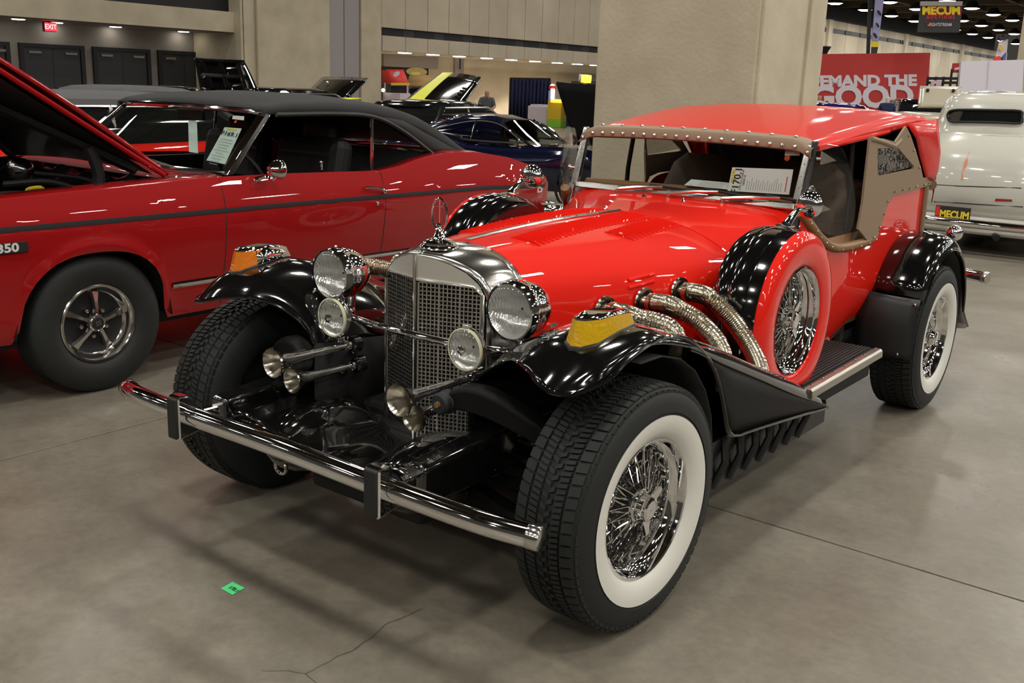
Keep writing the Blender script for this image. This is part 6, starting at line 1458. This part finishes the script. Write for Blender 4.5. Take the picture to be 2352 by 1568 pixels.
MB().disc(atd(957, 164.5, D1+1.4), V(.6, -.78, .1), 25*D1/FPX, 28, ry=9.5*D1/FPX, a=V(.78, .6, 0).normalized()).build('oval_sign', 'oval_tan', t, smooth=0, solid=.05)
MB().disc(atd(955, 169, D1+1.25), V(.6, -.78, .1), 12*D1/FPX, 20, ry=4*D1/FPX, a=V(.78, .6, 0).normalized()).build('oval_sign_centre', 'oval_yellow', t, smooth=0)
for (x, r) in ((948, 2.5), (964, 2.5)): MB().disc(atd(x, 160, D1+1.25), V(.6, -.78, .1), r*D1/FPX, 10).build('oval_print', 'cart_green', t, smooth=0)
for x in (942, 990): MB().tube([atd(x, 190, D1+2.2), V(*atd(x, 190, D1+2.2).xy, 0)], .04, 6).build('post', 'straw', t)
MB().prism([atd(x, y, D1+2.2) for x, y in ((940, 203), (995, 203), (995, 222), (940, 222))], V(0, .1, 0)).build('front_cloth', 'navy_cloth', t, smooth=0)
# navy drape with folds, table
D2 = 42
t = thing('navy_drape', 'navy blue pipe-and-drape curtain against the long wall', 'curtain', V(*atd(1218, 250, D2).xy, 0))
top_ = [atd(1172+92*k/36, 181+1.5*k/36, D2+.12*math.sin(k*1.9)) for k in range(37)]
MB().grid([top_, [V(p.x, p.y, .02) for p in top_]]).build('drape', 'navy_cloth', t, solid=.02)
MB().tube([top_[0]+V(0, 0, .03), top_[-1]+V(0, 0, .03)], .03, 6).build('rail', 'sign_black', t)
for p in (top_[0], top_[-1]): MB().tube([V(p.x, p.y, 0), p+V(0, 0, .03)], .03, 6).build('upright', 'sign_black', t)
t = thing('folding_table', 'white draped table beside the navy drape', 'table', V(*atd(1248, 260, 39).xy, 0)); p = atd(1248, 253, 39); MB().box((p.x, p.y, (p.z+.15)/2), (.9, .8, p.z+.15)).build('table_cloth', 'letter_white', t, smooth=0, bevel=.02); MB().box((p.x, p.y, p.z+.18), (.8, .6, .06)).build('papers', 'panel_white', t, smooth=0)
t = thing('prize_machine', 'slim lit machine with a red globe top right of the navy drape', 'machine', V(*atd(1270, 240, 41).xy, 0))
p = atd(1269, 200, 41); MB().ball(p, .12, 14, 10).build('globe', 'lit_white', t); MB().lathe([(.13, .06), (.15, .0), (.13, -.08)], p, (0, 0, 1), 14).build('globe_band', 'awning_red', t); q = atd(1269, 216, 41); MB().box((p.x, p.y, p.z/2-.07), (.24, .24, p.z-.15)).build('cabinet', 'lavender', t, smooth=0, bevel=.03)
MB().box((q.x+.1, q.y-.12, q.z), (.14, .06, .42)).build('light_panel', 'lit_white', t, smooth=0)
t = thing('drink_cart', 'yellow and green drinks cart beside the open black bonnet', 'cart', V(*atd(1284, 250, 38).xy, 0)); p = atd(1284, 233, 38)
MB().box((p.x, p.y, p.z/2+.14), (.62, .6, p.z-.28)).build('body', 'cart_yellow', t, smooth=0, bevel=.02); MB().box((p.x, p.y, .14), (.64, .62, .28)).build('base', 'cart_green', t, smooth=0, bevel=.02); MB().box((p.x+.15, p.y-.25, p.z+.02), (.5, .3, .12)).build('light_strip', 'lit_yellow', t, smooth=0)
text_mb('LEMON', .14, V(p.x+.312, p.y, p.z-.30), (0, 1, 0), (0, 0, 1), .004).build('print', 'oval_yellow', t, smooth=0) if False else None
t = thing('barrel_sign', 'glowing yellow barrel-shaped sign on a dark booth left of the column', 'sign', V(*atd(1345, 240, 37).xy, 0))
a, b = atd(1332, 180, 37), atd(1358, 182, 37); MB().tube([a, a.lerp(b, .5), b], [.14, .155, .14], 18).build('barrel', 'lit_yellow', t); MB().lathe([(.155, -.04), (.155, .04), (.02, .05)], a, a-b, 18).build('barrel_end', 'letter_white', t)
p = atd(1342, 200, 37.2); MB().box((p.x, p.y, p.z/2), (1.0, .7, p.z)).build('booth', 'navy_cloth', t, smooth=0); MB().tube([p, a.lerp(b, .5)], .06, 8).build('stand', 'gold', t)
MB().prism([atd(x, y, 37.6) for x, y in ((1312, 186), (1378, 186), (1378, 250), (1312, 250))], V(0, .05, 0)).build('back_drape', 'sign_black', t, smooth=0)

# ---- people
def person(name, label, loc, rz, skel, mats, zones, scale=1.):
    "one continuous skinned body: skel = {joint: (parent, (x,y,z), radius)}; zones(co) -> material index"
    me = bpy.data.meshes.new(name); names = list(skel); vs = [skel[n][1] for n in names]; es = [(names.index(skel[n][0]), i) for i, n in enumerate(names) if skel[n][0]]
    me.from_pydata(vs, es, []); ob = bpy.data.objects.new('tmp', me); COL.objects.link(ob); md = ob.modifiers.new('s', 'SKIN')
    for i, n in enumerate(names):
        sv = me.skin_vertices[0].data[i]; r = skel[n][2]; sv.radius = (r, r) if not isinstance(r, tuple) else r; sv.use_root = (i == 0)
    sb = ob.modifiers.new('d', 'SUBSURF'); sb.levels = 2; sb.render_levels = 2
    dg = bpy.context.evaluated_depsgraph_get(); dg.update(); m2 = bpy.data.meshes.new_from_object(ob.evaluated_get(dg)); bpy.data.objects.remove(ob)
    for q in mats: m2.materials.append(MATS[q])
    for p in m2.polygons: p.material_index = zones(p.center); p.use_smooth = True
    o = bpy.data.objects.new(name, m2); COL.objects.link(o); o.location = loc; o.rotation_euler = (0, 0, rz); o.scale = (scale,)*3
    return tag(o, label, 'person')
def arm(s, sh, el, wr, d=None):
    k = 'L' if s > 0 else 'R'; d = d or {}
    e, w = Vector(el), Vector(wr); f = (w-e).normalized()
    d.update({k+'sh': ('chest', sh, .075), k+'el': (k+'sh', el, .05), k+'wr': (k+'el', wr, .034), k+'pa': (k+'wr', tuple(w+f*.06), .04)})
    r = V(0, 0, 1).cross(f); r = r.normalized() if r.length > .1 else V(1, 0, 0)
    for i, (o, L) in enumerate(((-.030, .075), (-.010, .09), (.010, .085), (.028, .068))): d[k+'f%d' % i] = (k+'pa', tuple(w+f*(.07+L)+r*o+V(0, 0, -.02)), .010)
    d[k+'th'] = (k+'wr', tuple(w+f*.05+r*-.055), .012)
    return d
# seated man (faces -Y)
sk = {'pelvis': (None, (0, 0, .52), .15), 'waist': ('pelvis', (0, .02, .68), .15), 'chest': ('waist', (0, -.02, .92), .16), 'neck': ('chest', (0, -.06, 1.10), .06), 'head': ('neck', (0, -.09, 1.20), .095), 'crown': ('head', (0, -.085, 1.30), .08)}
for s in (1, -1):
    k = 'l' if s > 0 else 'r'
    sk.update({k+'hip': ('pelvis', (.11*s, -.05, .50), .10), k+'kn': (k+'hip', (.16*s, -.46, .50), .075), k+'an': (k+'kn', (.16*s, -.46, .10), .05), k+'toe': (k+'an', (.17*s, -.64, .05), .045)})
    arm(s, (.20*s, -.01, 1.0), (.27*s, -.14, .76), (.12*s, -.38, .66), sk)
def zn(c):
    if c.z > 1.07 or (abs(c.x) > .09 and c.y < -.17 and .58 < c.z < .84): return 0
    if c.z > .58: return 1
    return 2 if c.z > .09 else 3
pd = atd(1117, 282, 34); P0 = V(pd.x, pd.y, 0)
person('person', 'bald man in grey shirt sitting on a chair by the far wall', P0, .65, sk, ['skin', 'shirt_grey', 'trousers', 'interior_black'], zn)
t = thing('side_chair', 'dark chair under the seated man by the far wall', 'chair', P0, .65); LOCALMODE = True
MB().box((0, -.08, .36), (.46, .46, .05)).build('seat', 'interior_black', t, smooth=0, bevel=.01); MB().box((0, .20, .68), (.44, .04, .30)).build('backrest', 'interior_black', t, smooth=0, bevel=.01)
for x in (-.21, .21):
    for y in (-.28, .2): MB().tube([(x, y, 0), (x, y, .36 if y < 0 else .8)], .014, 6).build('leg', 'chrome_soft', t)
LOCALMODE = False
p2 = atd(1104, 262, 32.6); t = thing('tote_bag', 'pale shopping bag standing before the seated man', 'bag', (p2.x, p2.y, 0)); MB().box((p2.x, p2.y, .25), (.42, .2, .5), None, 1.05).build('bag', 'letter_white', t, smooth=0, bevel=.02); MB().tube(cr([(p2.x-.1, p2.y, .5), (p2.x, p2.y, .62), (p2.x+.1, p2.y, .5)], 4), .012, 6).build('handle', 'letter_white', t)
# standing men seen from behind (face +Y)
def stander(name, label, px, depth, shirt, hair, h=1.76):
    d = {'pelvis': (None, (0, 0, .95), .14), 'waist': ('pelvis', (0, 0, 1.08), .14), 'chest': ('waist', (0, -.02, 1.33), .16), 'neck': ('chest', (0, .0, 1.49), .058), 'head': ('neck', (0, .03, 1.60), .092), 'crown': ('head', (0, .02, 1.70), .08)}
    for s in (1, -1):
        k = 'l' if s > 0 else 'r'
        d.update({k+'hip': ('pelvis', (.10*s, 0, .86), .10), k+'kn': (k+'hip', (.11*s, .01, .50), .07), k+'an': (k+'kn', (.12*s, -.01, .10), .048), k+'toe': (k+'an', (.13*s, .15, .05), .042)}); arm(s, (.20*s, -.01, 1.42), (.26*s, .03, 1.14), (.22*s, .20, .96), d)
    def z(c):
        if c.z > 1.50: return 3 if (c.y < .05 or c.z > 1.70) else 0
        if c.z > .97 and not (abs(c.x) > .17 and c.z < 1.12): return 1
        return 0 if abs(c.x) > .165 and c.z > .80 else 2
    q = atd(px, 225, depth); sc = h/1.78
    return person(name, label, (q.x, q.y, 0), .6, d, ['skin', shirt, 'trousers', hair], z, sc)
stander('person', 'white-haired man in navy shirt standing before the red banner', 2040, 30, 'shirt_navy', 'hair_white', 1.62)
stander('person', 'distant person whose pale head shows left of the blue car', 1883, 34, 'letter_white', 'skin', 1.58)
# ---- green tape marker on the floor
c4 = [on(x, y, 'Z', .0015) for x, y in ((507, 1351), (534, 1366), (562, 1350), (534, 1336))]
t = thing('floor_marker', 'bright green tape square on the floor marked 170.1', 'tape marker', (c4[0]+c4[2])/2-V(0, 0, .0015))
MB().prism(c4, (0, 0, .0006)).build('tape', 'green_tape', t, smooth=0)
rg = (c4[1]-c4[0]).normalized(); up_ = V(0, 0, 1).cross(rg)
text_mb('170.1', .021, c4[0].lerp(c4[1], .58)+up_*.022+V(0, 0, .0016), rg, up_, .0006, bold=.0004, sx=.95).build('numerals', 'ink', t, smooth=0)
